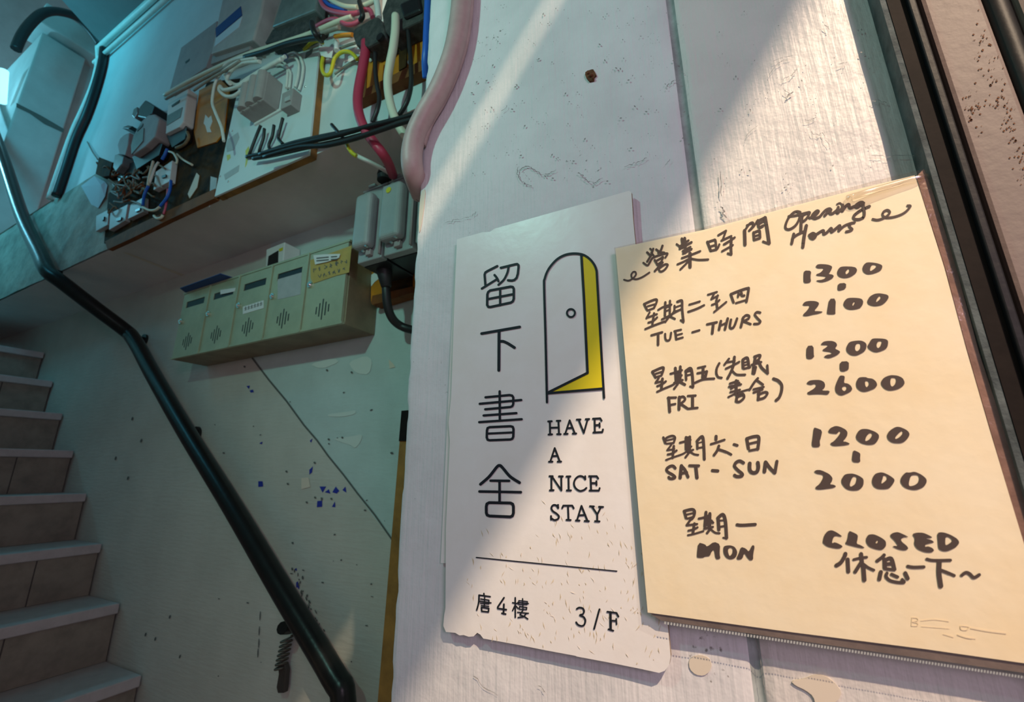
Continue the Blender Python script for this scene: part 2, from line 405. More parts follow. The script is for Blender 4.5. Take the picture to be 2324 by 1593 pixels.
# bare patches, chips and cracks of the sign wall
mbp = MB()
for pts in ([(1563, 1500), (1572, 1490), (1590, 1486), (1608, 1492), (1616, 1508), (1611, 1524), (1597, 1534), (1578, 1531), (1565, 1518)],
            [(1795, 1546), (1826, 1541), (1848, 1532), (1872, 1533), (1893, 1548), (1911, 1570), (1903, 1590), (1880, 1602), (1852, 1603), (1846, 1580), (1828, 1566), (1806, 1556)],
            [(955, 435), (966, 428), (962, 470), (955, 520), (950, 530), (951, 480)]):
    mbp.prism(poly(0.3989, chaikin(pts, 1)), (0, 0.002, 0))
mbp.build('bare_patch', M['creampatch'], wall_right)
mbc = MB()
cr = random.Random(3)
def crack(pts, w=1.5, y=0.3975):
    q = []
    for (a, b), (c, d) in zip(pts, pts[1:]):
        for i in range(4): q.append((a + (c - a) * i / 4 + cr.gauss(0, 1.3), b + (d - b) * i / 4 + cr.gauss(0, 1.3)))
    pts = q + [pts[-1]]; w0 = w
    for (a, b), (c, d) in zip(pts, pts[1:]):
        w = w0 * cr.uniform(.25, 1.15); l = math.hypot(c - a, d - b) + 1e-6; nxx, nyy = -(d - b) / l * w / 2, (c - a) / l * w / 2
        mbc.sheet([P(a + nxx, b + nyy, y), P(c + nxx, d + nyy, y), P(c - nxx * .6, d - nyy * .6, y), P(a - nxx * .6, b - nyy * .6, y)])
for pts, w in (([(1180, 385), (1192, 376), (1207, 381), (1216, 388), (1228, 396), (1246, 394), (1262, 385)], 2.0), ([(1312, 390), (1322, 400), (1335, 411), (1352, 414), (1368, 404)], 2.4),
               ([(1418, 380), (1440, 371), (1456, 364), (1468, 358)], 2.0), ([(1175, 380), (1174, 395), (1180, 410), (1196, 417), (1206, 426)], 2.0), ([(1508, 375), (1520, 361)], 1.6), ([(1516, 193), (1530, 182), (1544, 182)], 2.0),
               ([(1756, 138), (1775, 130), (1800, 125)], 1.4), ([(1745, 170), (1765, 145), (1780, 135)], 1.2), ([(1810, 150), (1804, 165), (1790, 174), (1772, 180)], 1.6),
               ([(1868, 55), (1879, 60), (1882, 66)], 2.2), ([(1782, 205), (1792, 213), (1786, 220), (1800, 208)], 3.0), ([(1905, 145), (1922, 142), (1916, 153)], 1.5),
               ([(1840, 300), (1858, 306), (1868, 300), (1872, 315), (1882, 330)], 1.6), ([(1978, 231), (1992, 225), (2000, 230), (2012, 233)], 1.8), ([(1980, 350), (2010, 356), (2050, 352), (2090, 353)], 1.4),
               ([(1637, 470), (1644, 478), (1642, 488), (1650, 494)], 5.0), ([(1634, 392), (1636, 412), (1638, 445)], 3.5), ([(1222, 1555), (1232, 1562), (1237, 1572)], 2.6), ([(1076, 1533), (1098, 1560), (1130, 1578)], 1.8),
               ([(1715, 1450), (1722, 1480), (1728, 1520), (1736, 1560), (1742, 1600)], 2.0), ([(1010, 505), (1030, 500), (1045, 497), (1068, 490), (1080, 480)], 1.2),
               ([(1690, 320), (1700, 300), (1720, 285)], 1.2), ([(1828, 275), (1840, 270), (1852, 268)], 1.2), ([(1150, 240), (1138, 252)], 1.4), ([(985, 200), (1005, 190), (1020, 172)], 1.5)):
    crack(pts, w)
# small pits scattered over the plaster
for _ in range(300):
    px, py = cr.uniform(1060, 1560), cr.uniform(10, 420)
    if cr.random() < 0.35: px, py = cr.uniform(1600, 2040), cr.uniform(10, 460)
    s = cr.choice((0.7, 0.8, 1.0, 1.1, 1.4, 2.2)) ; a = cr.uniform(0, 3.14)
    if P(px, py, .4).x > 0.135: continue
    mbc.sheet([P(px + s * math.cos(a + t) * (1.5 if k % 2 else .8), py + s * math.sin(a + t) * (1.5 if k % 2 else .8), 0.3975) for k, t in enumerate((0, 1.57, 3.14, 4.71))])
mbc.build('crack', M['pit'], wall_right)
# --- strip of mortar and the steel gate at the right end
struct(MB().box((0.1425, 0.3805, 0), (0.1460, 0.60, H0 + 1.75)).build('trim_1', M['mortar']))
gate = thing('gate_channel', 'dark brown steel gate channel beside the right edge of the white sign wall', 'gate channel', (0.16, 0.41, 0))
MB().box((0.1462, 0.3800, 0.0), (0.1563, 0.46, H0 + 1.75)).build('channel_web', M['darksteel'], gate)
MB().box((0.1565, 0.376, 0.0), (0.1612, 0.46, H0 + 1.75)).build('channel_flange', M['blacksteel'], gate, 0.001)
sh = thing('roller_shutter', 'dusty pinkish grey metal shutter face with rust speckles, right of the dark gate channel', 'shutter', (0.19, 0.41, 0))
MB().box((0.1716, 0.395, 0.0), (0.2050, 0.43, H0 + 1.75)).build('panel_face', M['steelpanel'], sh, 0.003)
mr = MB()
rr = random.Random(5)
for _ in range(210):
    t = rr.random(); cx = 2222 + t * 130 + rr.gauss(0, 12); cy = 70 + t * 400 + rr.gauss(0, 22)
    if rr.random() < .25: cx, cy = rr.gauss(2205, 16), rr.gauss(245, 28)
    s = rr.uniform(0.8, 3.4); a = rr.uniform(0, 6)
    p0 = P(cx, cy, 0.3946)
    if not 0.176 < p0.x < 0.2035: continue
    mr.sheet([P(cx + s * math.cos(a + t2) * rr.uniform(.5, 1.2), cy + s * math.sin(a + t2) * rr.uniform(.5, 1.2), 0.3946) for t2 in (0, 1.2, 2.4, 3.6, 4.9)])
mr.build('rust_spots', M['rust'], sh)
rod = MB().tube([V(0.2130, 0.402, -1.46), V(0.2130, 0.402, 1.75)], 0.0075, 14, curve=False).build('gate_rod', M['blacksteel'])
tag(rod, 'round black steel gate rod between two pinkish grey shutter faces', 'gate rod')
sh2 = MB().box((0.2215, 0.395, 0.0), (0.30, 0.43, H0 + 1.75)).build('roller_shutter', M['steelpanel'], None, 0.003)
tag(sh2, 'pinkish grey shutter face in the upper right corner, beyond the black gate rod', 'shutter')
# --- stair wall (two paints meeting along a sloping line), ledge, upper wall
mb = MB()
c0, c1 = P(575, 812, YB), P(892, 1230, YB)
sl = (c1.z - c0.z) / (c1.x - c0.x)
xe = 0.4
zb = c0.z + sl * (xe - c0.x)
mb.m = 0; mb.sheet([(-5.6, YB, 0), (xe, YB, 0), (xe, YB, max(zb, 0.01)), (c0.x, YB, c0.z), (c0.x, YB, H0 + 1.5), (-5.6, YB, H0 + 1.5)])
mb.m = 1; mb.sheet([(c0.x, YB, c0.z), (xe, YB, max(zb, 0.01)), (xe, YB, H0 + 1.5), (c0.x, YB, H0 + 1.5)])
wall_back = struct(mb.build('wall_back', [M['lower_wall'], M['teal_wall']]))
def wmark(name, m, polys, y=0.9985):
    q = MB()
    for pts in polys: q.sheet(poly(y, pts))
    return q.build(name, m, wall_back)
def line(pts, w):
    out = []
    for (a, b), (c, d) in zip(pts, pts[1:]):
        l = math.hypot(c - a, d - b); n1, n2 = -(d - b) / l * w / 2, (c - a) / l * w / 2
        out.append([(a + n1, b + n2), (c + n1, d + n2), (c - n1, d - n2), (a - n1, b - n2)])
    return out
wmark('sloping_crack', M['darkmark'], line([(572, 812), (610, 862), (650, 910), (690, 965), (720, 1000), (745, 1035), (780, 1078), (810, 1118), (850, 1168), (890, 1225)], 4.0))
def dot(cx, cy, w, h, a=0.0):
    return [(cx + w * math.cos(t) * math.cos(a) - h * math.sin(t) * math.sin(a), cy + w * math.cos(t) * math.sin(a) + h * math.sin(t) * math.cos(a)) for t in (0.2, 1.1, 2.3, 3.3, 4.4, 5.4)]
wmark('blue_paint_residue', M['bluepaint'], [[(559, 876), (567, 875), (565, 883)], [(566, 886), (574, 884), (576, 890), (569, 891)],
      [(586, 1092), (596, 1092), (597, 1104), (586, 1105)], [(702, 1066), (710, 1058), (708, 1072), (702, 1077)], [(725, 1104), (740, 1104), (732, 1118)],
      [(737, 1117), (746, 1110), (750, 1120)], [(754, 1117), (762, 1104), (770, 1114), (764, 1120)], [(777, 1112), (784, 1104), (786, 1118)],
      [(720, 1137), (731, 1136), (731, 1150), (719, 1151)], [(753, 1150), (760, 1138), (761, 1151)], [(703, 1000), (709, 995), (706, 1005)],
      [(693, 1380), (701, 1377), (703, 1392), (697, 1393)], [(676, 1335), (679, 1333), (679, 1338)], [(588, 1006), (596, 1002), (594, 1008)], [(668, 1292), (673, 1289), (674, 1296)], [(672, 1322), (676, 1319), (680, 1334), (672, 1333)]])
rk = random.Random(11)
marks = []
for k in range(24): marks.append(dot(668 + k * 2.6 + rk.gauss(0, 4), 1290 + k * 6.2 + rk.gauss(0, 3), rk.uniform(1, 2.4), rk.uniform(2, 6), rk.uniform(-.6, .3)))
for (a, b) in ((590, 1398), (588, 1432), (587, 1460), (585, 1482)): marks.append(dot(a, b, 1.3, 12, 0.05))
for _ in range(36): marks.append(dot(rk.uniform(480, 880), rk.uniform(870, 1560), rk.uniform(1, 4), rk.uniform(.8, 2), rk.uniform(-.5, .5)))
for (a, b) in ((696, 1140), (715, 1129), (730, 1131), (752, 1132), (664, 1232), (653, 1098), (650, 1070), (714, 1050), (888, 1028), (742, 840), (798, 845), (555, 832), (746, 997), (777, 993), (890, 1028)): marks.append(dot(a, b, 3, 2.4, 0.6))
for (a, b) in ((300, 950), (262, 1040), (320, 1000), (330, 1440), (408, 1490), (385, 1400), (352, 1450), (290, 1085)): marks.append(dot(a, b, 2, 5, 0.3))
wmark('dark_scuffs', M['darkmark'], [m_ for m_ in marks], 0.9975)
wmark('cream_patch', M['creampatch'], [[(882, 815), (892, 825), (897, 833), (884, 836)], [(684, 1085), (700, 1083), (704, 1105), (684, 1110)]], 0.998)
wmark('filler_patch', M['palepatch'], [chaikin([(755, 995), (800, 990), (822, 984), (820, 1000), (806, 1018), (796, 1010), (770, 1002)], 1), chaikin([(742, 940), (790, 934), (808, 930), (806, 940), (775, 946), (746, 945)], 1),
      chaikin([(790, 822), (830, 806), (846, 818), (838, 850), (812, 848), (800, 838)], 1), chaikin([(700, 826), (760, 812), (770, 822), (730, 838)], 1)], 0.9985)
# ledge: a deep beam over the stair wall; its front carries on up as the upper wall
mb = MB(); mb.m = 0
X0, X1 = -4.69, 0.4
mb.add([(X0, YU, H0 + ZU), (X1, YU, H0 + ZU), (X1, 1.5, H0 + ZU), (X0, 1.5, H0 + ZU)], [(0, 1, 2, 3)])
ledge = struct(mb.build('trim_2', M['soffit']))
MB().sheet([PZ(278, 573, ZU - .001), PZ(288, 573, ZU - .001), PZ(430, 628, ZU - .001), PZ(420, 630, ZU - .001)]).build('seam_line', M['creampatch'], ledge)
zt = 1.405
mb = MB(); n = 60
for i in range(n):
    a = X0 + (P(262, 560, YU).x - X0) * i / n; b = X0 + (P(262, 560, YU).x - X0) * (i + 1) / n
    for k in range(10):
        z0 = ZU + (zt - ZU) * k / 10; z1 = ZU + (zt - ZU) * (k + 1) / 10
        q = [(a, z0), (b, z0), (b, z1), (a, z1)]
        mb.add([(x, YU - 0.004 * (1 + mnoise.noise(Vector((x * 7, 0, z * 9)))) - 0.004 * (z < zt - .01), H0 + z) for x, z in q], [(0, 1, 2, 3)], True)
mb.add([(X0, YU - .008, H0 + zt), (-3.1, YU - .008, H0 + zt), (-3.1, 1.5, H0 + zt), (X0, 1.5, H0 + zt)], [(0, 1, 2, 3)])
struct(mb.build('trim_3', M['rough_wall']))
mb = MB()
mb.sheet([(-3.10, YU, H0 + ZU), (X1, YU, H0 + ZU), (X1, YU, H0 + 2.46), (-3.10, YU, H0 + 2.46)])
mb.sheet([(-3.10, YU, H0 + zt), (-3.10, 1.5, H0 + zt), (-3.10, 1.5, H0 + 2.6), (-3.10, YU, H0 + 2.6)])
struct(mb.build('wall_upper', M['upper_wall']))
# ceilings: level over the entrance, sloping up with the next flight
mb = MB()
mb.sheet([(-2.27, -0.7, H0 + 2.46), (0.5, -0.7, H0 + 2.46), (0.5, YU, H0 + 2.46), (-3.10, YU, H0 + 2.46)])
mb.m = 1; mb.add([(-2.27, -0.7, H0 + 2.46), (-3.10, YU, H0 + 2.46), (-3.60, 1.6, H0 + 2.46), (-7.2, 1.6, H0 + 6.6), (-7.2, YU, H0 + 6.6), (-7.2, -0.7, H0 + 6.6)], [(0, 1, 4, 5), (1, 2, 3, 4)])
struct(mb.build('ceiling', [M['ceiling'], M['endwall']]))
# end wall on the landing with its boxed-out front, and the bright wall round the corner
struct(MB().box((-4.95, 1.02, H0 + 1.2), (-4.80, 1.6, H0 + 4.4)).build('wall_end', M['endwall']))
mb = MB().box((-7.2, 0.742, H0 + 1.2), (-4.70, 1.02, H0 + 3.50))
boxed = struct(mb.build('wall_landing', M['endwall'], None, 0.012, 3))
MB().prism([PX(37, 234, -4.699), PX(92, 262, -4.699), PX(145, 293, -4.699), PX(143, 301, -4.699), PX(100, 281, -4.699), PX(68, 258, -4.699), PX(37, 243, -4.699)], (0.004, 0, 0)).build('cracked_seam', M['darkmark'], boxed)
struct(MB().box((-4.95, 0.70, H0 + 3.52), (-4.62, 1.6, H0 + 3.72)).build('trim_4', M['endwall'], None, 0.01))
struct(MB().box((-7.2, -0.75, 0), (-0.95, -0.70, H0 + 6.6)).build('wall_left', M['lower_wall']))
struct(MB().box((-7.2, -0.75, -0.05), (3.0, 1.6, 0.0)).build('floor', M['floor']))
struct(MB().box((-7.25, -0.75, 0), (-7.2, 1.6, H0 + 6.6)).build('wall_far', M['endwall']))
# conduits along the ceiling angle
for k, (z, r_, m_, lab) in enumerate(((2.395, 0.016, 'whitec', 'upper pale conduit running along the ceiling edge above the blue-lit wall'),
                                  (2.285, 0.012, 'whitec', 'lower pale conduit running below the ceiling edge above the blue-lit wall'))):
    cable('ceiling_conduit', [V(-3.06, YU - 0.02, z), V(-1.2, YU - 0.02, z + 0.03)], r_, M[m_], lab, 'conduit')
cable('corner_cable', [P(128, 446, .70), P(150, 380, .70), P(172, 315, .70), P(196, 262, .70), P(216, 205, .70), P(231, 150, .70), P(236, 112, .70)], 0.021, M['black'],
      'thick black cable running down the far wall corner left of the meters', 'cable')
cable('corner_conduit', [P(112, 452, .70), P(140, 370, .70), P(165, 300, .70), P(190, 245, .70), P(212, 190, .70), P(223, 140, .70), P(222, 108, .70)], 0.014, M['whitec'],
      'pale conduit beside the thick black cable on the far wall corner', 'conduit')
cable('landing_cable', [PX(228, 100, -4.2), PX(203, 66, -4.2), PX(172, 38, -4.2), PX(130, 26, -4.2), PX(98, 30, -4.2), PX(72, 51, -4.2), PX(50, 80, -4.2), PX(36, 112, -4.2)], 0.030, M['black'],
      'black cable bundle looping over the top of the boxed-out landing wall', 'cable')
cable('landing_conduit', [PX(226, 82, -3.9), PX(200, 44, -3.9), PX(168, 14, -3.9), PX(140, -14, -3.9)], 0.018, M['greyc'], 'grey conduit rising to the ceiling above the black cable loop', 'conduit')
tube = MB().tube([PX(8, 160, -4.9), PX(3, 232, -4.9)], 0.030, 14, curve=False).build('fluorescent_tube', M['tube'])
tag(tube, 'glowing pale blue tube lamp on the landing at the far left edge', 'lamp')
# unseen slats added outside the picture to shape the shop lamp's light
def to_wall(wp, t=0.5):                            # point on the way from the lamp to a point of the sign wall
    q = LAMP + (Vector(wp) - LAMP) * t; return Vector((q.x, q.y, q.z + H0))
def onw(p0, p1, s): return (p0[0] + (p1[0] - p0[0]) * s, YW, p0[1] + (p1[1] - p0[1]) * s)
T0, T1 = (0.104, 0.417), (-0.275, -0.15)
B0, B1 = (-0.130, 0.566), (-0.288, 0.345)
C0, C1 = (-0.148, 0.577), (-0.314, 0.357)
blocker = thing('light_blocker', 'unseen dark slats added to shape the light on the sign wall, out of the frame', 'light_blocker', (0.6, -0.35, H0 + 1.2))
def slat_(a, b, c, d, t=0.5): MB().prism([to_wall(a, t), to_wall(b, t), to_wall(c, t), to_wall(d, t)], (0.0, -0.012, 0.006)).build('blocker_slat', M['blacksteel'], blocker)
slat_(onw(T0, T1, -0.9), onw(T0, T1, 1.9), onw(B0, B1, 3.2), onw(B0, B1, -2.2))
slat_(onw(C0, C1, -2.2), onw(C0, C1, 3.2), (onw(C0, C1, 3.2)[0] - .6, YW, onw(C0, C1, 3.2)[2] + .4), (onw(C0, C1, -2.2)[0] - .6, YW, onw(C0, C1, -2.2)[2] + .4))
slat_((-0.52, YW, 3.4), (-0.52, YW, -0.68), (-6.5, YW, -2.5), (-6.5, YW, 3.4), 0.2)
# ================================================================== STAIRS
st = thing('staircase', 'tiled staircase climbing to the left beside the green wall', 'staircase', (-1.3, 0.4, 0))
for k in range(-3, 9):
    x = -1.968 - 0.242 * k; z = -0.677 + 0.197 * k + H0
    yb = 0.997 if k < 8 else 0.70
    mb = MB().box((x - 0.26, -0.69, z - 0.036), (x, yb - 0.003, z)); mb.build('tread', M['tread'], st, 0.004)
    mb = MB(); yy = yb - 0.003; zz0, zz1 = z - 0.197, z - 0.0365
    edges = [yb - 0.004]
    wd = 0.30; q = yb - (0.30 if k % 2 else 0.19)
    while q > -0.66: edges.append(q); q -= wd
    edges.append(-0.69)
    for a, b in zip(edges, edges[1:]):
        mb.m = 0; mb.box((x - 0.03, b + 0.002, zz0 + 0.001), (x - 0.014, a - 0.002, zz1))
    mb.m = 1; mb.box((x - 0.032, -0.69, zz0), (x - 0.018, yb - 0.003, zz1))
    mb.build('riser', [M['tile'], M['grout']], st)
mb = MB().box((-7.19, -0.69, H0 + 0.85), (-4.17, 0.70, H0 + 0.896)); mb.build('landing', M['tread'], st)
# handrail
hr = thing('handrail', 'black painted stair handrail fixed to the green wall', 'handrail', P(600, 1300, 0.93))
pts = [V(-0.90, 0.93, -0.80), P(780, 1600, 0.93), P(755, 1530, 0.93), P(640, 1340, 0.93), P(528, 1150, 0.93), P(420, 975, 0.93), P(345, 845, 0.93), P(318, 794, 0.93), P(300, 765, 0.925), P(285, 750, 0.91), P(205, 690, 0.79), P(140, 640, 0.70), P(115, 622, 0.67), P(103, 606, 0.66), P(92, 580, 0.66), P(50, 490, 0.66), P(10, 365, 0.66), P(-20, 280, 0.66), P(-36, 225, 0.66)]
MB().tube(pts, 0.030, 18).build('rail', M['black_paint'], hr)
for px, py, y in ((293, 758, .93), (408, 975, .93), (640, 1425, .93)):
    c = P(px, py, y); MB().tube([Vector((c.x, y, c.z)), Vector((c.x - .01, 0.965, c.z - .01)), Vector((c.x - .01, 0.997, c.z - .012))], 0.016, 10).disc((c.x - .01, 0.99, c.z - .012), 0.03, (0, 1, 0), 0.009).build('bracket', M['black_paint'], hr)
c = P(101, 612, .66); MB().tube([c, Vector((c.x, .70, c.z)), Vector((c.x, .716, c.z))], 0.018, 10).build('bracket', M['black_paint'], hr)
# coil spring lock hanging from the lowest bracket
sp = thing('spring_latch', 'dull coiled spring with a dark metal latch hanging behind the lower handrail', 'spring latch', P(640, 1500, 0.955))
a, b = P(652, 1446, .980), P(636, 1518, .980)
mb = MB(); n = 110
for off in (0.0,):
    pp = []
    for i in range(n + 1):
        t = i / n; c = a.lerp(b, t); an = 2 * math.pi * 7 * t; r_ = 0.0155
        pp.append(c + Vector((math.cos(an) * r_, math.sin(an) * r_ * .9, math.cos(an) * .006)))
    mb.tube(pp, 0.0030, 6, curve=False)
mb.build('coil', M['spring'], sp)
MB().prism(poly(.978, [(630, 1512), (645, 1505), (649, 1520), (646, 1560), (644, 1573), (630, 1573), (627, 1560), (632, 1530)]), (0, .014, 0)).build('latch_plate', M['latch'], sp, 0.002)
# leaning wooden board with a dark metal end, behind the sign wall's arris
lb = thing('wooden_batten', 'brown wooden batten with a dark metal end leaning behind the white sign wall', 'batten', P(885, 1593, 0.78))
q_ = poly(.78, [(907, 1000), (935, 1000), (900, 1640), (853, 1640)])
q_[2] = q_[1] + (q_[2] - q_[1]) * ((q_[1].z - .003) / (q_[1].z - q_[2].z)); q_[3] = q_[0] + (q_[3] - q_[0]) * ((q_[0].z - .003) / (q_[0].z - q_[3].z))
MB().prism(q_, (0, .02, 0)).build('wood', M['wood'], lb)
MB().prism(poly(.778, [(911, 932), (935, 930), (935, 1001), (905, 1001)]), (0, .024, 0)).build('metal_end', M['darksteel'], lb)
# ================================================================== SIGN WALL THINGS
cd = thing('wall_conduit', 'pink painted conduit curving down the upper left edge of the sign wall', 'conduit', P(1000, 100, .385))
MB().tube([Vector((P(1050, -60, .385).x, .385, H0 + 1.7)), Vector((P(1050, -60, .385).x, .385, H0 + .86)), P(1050, -60, .385), P(1048, 0, .385), P(1042, 55, .385), P(1032, 110, .385), P(1014, 165, .385), P(992, 214, .385), P(964, 262, .385), P(944, 305, .385), P(935, 345, .385), P(936, 380, .387), P(944, 408, .400), P(956, 440, .425)], 0.0143, 18).build('pipe', M['pinkpipe'], cd)
MB().tube([Vector((P(1070, -60, .393).x, .393, H0 + 1.7)), Vector((P(1070, -60, .393).x, .393, H0 + .86)), P(1070, -60, .393), P(1064, 40, .393), P(1052, 110, .393), P(1030, 175, .393), P(1003, 232, .393), P(975, 280, .393), P(958, 330, .394)], 0.0055, 12).build('paint_ridge', M['pinkpipe'], cd)
plug = MB()
rg = random.Random(2)
ring_ = [P(1340 + 11 * math.cos(t) * rg.uniform(.8, 1.2), 170 + 14 * math.sin(t) * rg.uniform(.8, 1.2), .3975) for t in [2 * math.pi * i / 14 for i in range(14)]]
plug.prism(ring_, (0, .003, 0)); plug.dome(P(1341, 171, .3968), .0022, (0, -1, 0)).dome(P(1335, 166, .397), .0014, (0, -1, 0)).dome(P(1346, 178, .397), .0013, (0, -1, 0))
tag(plug.build('rusty_wall_plug', M['rust']), 'small rusty plug in the upper sign wall above the white sign', 'wall plug')

# --- white shop sign
YS = 0.391
sg = thing('shop_sign', 'tall white foam sign with black lettering and a yellow half-open door picture', 'sign', P(1260, 1480, YS))
outl = [(1037, 543), (1095, 527), (1112, 526), (1122, 519), (1250, 483), (1340, 458), (1427, 433), (1433, 436), (1437, 500), (1447, 600), (1460, 760), (1474, 930), (1490, 1130), (1507, 1320), (1522, 1490), (1519, 1508), (1509, 1522), (1496, 1527),
        (1450, 1517), (1380, 1503), (1310, 1490), (1305, 1488), (1240, 1476), (1180, 1464), (1097, 1449), (1090, 1440), (1083, 1436), (1075, 1444), (1064, 1445), (1052, 1441), (1043, 1442), (1033, 1436), (1012, 1434), (1006, 1420), (1008, 1396), (1011, 1380), (1012, 1200), (1021, 1000), (1018, 960), (1024, 900), (1030, 720)]
bd = MB(); bd.m = 0; q3 = poly(YS, outl); n = len(q3)
bd.sheet(q3); bd.m = 1
bd.add(q3 + [p + Vector((0, .0045, 0)) for p in q3], [(i, (i + 1) % n, n + (i + 1) % n, n + i) for i in range(n)])
bd.m = 0; bd.sheet([p + Vector((0, .0045, 0)) for p in q3])
bd.build('board', [M['board'], M['boardedge']], sg)
MB().prism(poly(YS + .0052, [(1036, 560), (1060, 560), (1040, 1278), (1000, 1278), (1003, 1220), (1013, 1000), (1024, 760)]), (0, .002, 0)).build('backing_sheet', M['board'], sg)
# dents and gouges of the worn lower part
dn = MB(); rd = random.Random(21)
for i in range(250):
    t = rd.random()
    px = rd.uniform(1060, 1500); py = rd.triangular(1120, 1520, 1400)
    if px < 1200 and py < 1250 and rd.random() < .8: continue
    if py > 1436 + (px - 1030) * .178: continue
    if px < 1230 and 1330 < py < 1420 and rd.random() < .8: continue
    l = rd.uniform(3, 11); wd = rd.uniform(.5, 1.5); a = rd.gauss(1.35, .35)
    if px > 1430: a = rd.gauss(1.7, .3)
    dx, dy = math.cos(a) * l, math.sin(a) * l; ox = rd.uniform(-3, 3)
    y_ = YS - .00008
    dn.sheet([P(px - dx, py - dy, y_), P(px + ox * .6 + wd, py, YS - .0007 * rd.uniform(.3, 1)), P(px + dx, py + dy, y_), P(px + ox * .6 - wd, py, y_)])
dn.build('dents', M['scratch'], sg)
ink = Ink(YS - 0.0006, 'character', M['ink'], sg)
ink.crop(1060, 580, 5.6875)
for it in (([(390, 135), (262, 200), (235, 218), (226, 245), (238, 395)], 30, 0), ([(190, 425), (375, 310)], 28, 0), ([(355, 250), (385, 288), (405, 330)], 30, 1),
    ([(435, 157), (620, 112), (648, 108), (663, 122), (664, 150), (655, 235), (640, 285), (610, 315), (575, 322), (528, 318)], 30, 0), ([(536, 145), (520, 220), (475, 310), (405, 376)], 28, 1),
    ([(262, 500), (272, 470), (296, 450), (560, 400), (590, 404), (603, 430), (603, 555), (592, 588), (565, 606), (300, 663), (272, 660), (259, 636), (262, 500)], 31, 0),
    ([(427, 430), (427, 640)], 29, 0), ([(265, 561), (600, 496)], 29, 0),
    'next', ([(187, 1006), (680, 920)], 34, 0), ([(413, 980), (410, 1480)], 38, 0), ([(432, 1106), (470, 1108), (530, 1135), (612, 1187)], 36, 1)):
    if it == 'next': ink.flush()
    else: ink.stroke(it[0], it[1], bool(it[2]))
ink.crop(1060, 870, 4.975)
for it in (([(368, 90), (370, 410)], 27, 0), ([(208, 157), (480, 131), (510, 138), (522, 160), (522, 230), (512, 256), (490, 266), (205, 292)], 26, 0), ([(143, 230), (612, 187)], 26, 0),
    ([(187, 362), (557, 335)], 26, 0), ([(137, 437), (617, 404)], 26, 0), ([(225, 530), (232, 504), (255, 494), (490, 483), (515, 490), (524, 515), (522, 600), (512, 624), (490, 633), (255, 642), (232, 636), (222, 610), (225, 530)], 27, 0),
    ([(230, 567), (520, 553)], 24, 0), 'next', ([(152, 1138), (250, 1052), (335, 945), (365, 927), (395, 945), (485, 1050), (592, 1120)], 33, 1), ([(265, 1098), (475, 1100)], 28, 0), ([(140, 1220), (608, 1228)], 29, 0),
    ([(367, 1110), (367, 1340)], 28, 0), ([(217, 1390), (224, 1360), (250, 1346), (490, 1350), (515, 1362), (524, 1390), (524, 1465), (513, 1494), (490, 1506), (255, 1497), (226, 1486), (217, 1460), (217, 1390)], 32, 0)):
    if it == 'next': ink.flush()
    else: ink.stroke(it[0], it[1], bool(it[2]))
ink.flush()
ink = Ink(YS - 0.0009); ink.crop(1220, 560, 4.422)
ink.stroke([(95, 1560), (80, 900), (66, 400), (72, 320), (110, 225), (190, 130), (280, 80), (380, 67), (470, 85), (545, 145), (588, 225), (598, 330), (625, 800), (668, 1515)], 23)
ink.stroke([(440, 85), (465, 500), (502, 1265)], 25, False); ink.stroke([(502, 1265), (100, 1465)], 25, False); ink.stroke([(100, 1470), (660, 1422)], 24, False)
ink.stroke([(335 + 40 * math.cos(t), 664 + 40 * math.sin(t)) for t in [2 * math.pi * i / 24 for i in range(25)]], 19, False)
ink.mb.build('door_outline', M['ink'], sg)
ink = Ink(YS - 0.0005); ink.crop(1220, 560, 4.422)
ink.fill([(445, 88), (500, 108), (548, 152), (582, 225), (595, 330), (622, 800), (655, 1420), (120, 1460), (512, 1270), (470, 500)], False)
ink.mb.build('yellow_doorway', M['yellow'], sg)
ink = Ink(YS - 0.0006); ink.crop(1220, 930, 5.9)
for s_ in ([(142, 155), (190, 152)], [(257, 147), (305, 145)], [(165, 155), (168, 330)], [(280, 147), (288, 325)], [(170, 240), (285, 236)], [(147, 330), (195, 327)], [(262, 325), (310, 325)],
    [(430, 140), (372, 318)], [(430, 140), (500, 316)], [(395, 245), (470, 240)], [(357, 322), (403, 320)], [(472, 317), (518, 316)],
    [(525, 130), (575, 128)], [(645, 125), (692, 122)], [(550, 130), (620, 308)], [(672, 125), (620, 308)],
    [(742, 118), (840, 113), (858, 145)], [(765, 118), (768, 300)], [(768, 205), (830, 200)], [(830, 178), (832, 230)], [(748, 303), (868, 297), (876, 262)],
    [(230, 512), (172, 690)], [(230, 512), (298, 690)], [(195, 620), (270, 615)], [(153, 694), (200, 693)], [(270, 693), (316, 692)],
    [(160, 888), (203, 888)], [(287, 890), (338, 890)], [(185, 888), (187, 1075)], [(192, 890), (318, 1076)], [(318, 890), (320, 1076)], [(165, 1077), (215, 1075)],
    [(388, 892), (440, 890)], [(415, 892), (418, 1077)], [(392, 1078), (448, 1078)],
    [(690, 888), (792, 888), (812, 918)], [(712, 888), (718, 1080)], [(715, 980), (790, 980)], [(788, 955), (790, 1008)], [(697, 1080), (822, 1080), (832, 1048)],
    [(274, 1272), (277, 1315)], [(181, 1422), (182, 1468)],
    [(330, 1315), (345, 1282), (465, 1282), (484, 1317)], [(408, 1282), (415, 1470)], [(388, 1472), (443, 1475)],
    [(588, 1285), (530, 1475)], [(588, 1285), (668, 1482)], [(555, 1412), (640, 1407)], [(514, 1480), (562, 1482)], [(632, 1487), (688, 1490)],
    [(702, 1290), (755, 1293)], [(822, 1297), (878, 1300)], [(728, 1293), (800, 1400)], [(850, 1300), (800, 1400)], [(800, 1400), (800, 1490)], [(770, 1490), (830, 1493)], [(638, 888), (640, 930)]):
    ink.stroke(s_, 25, False)
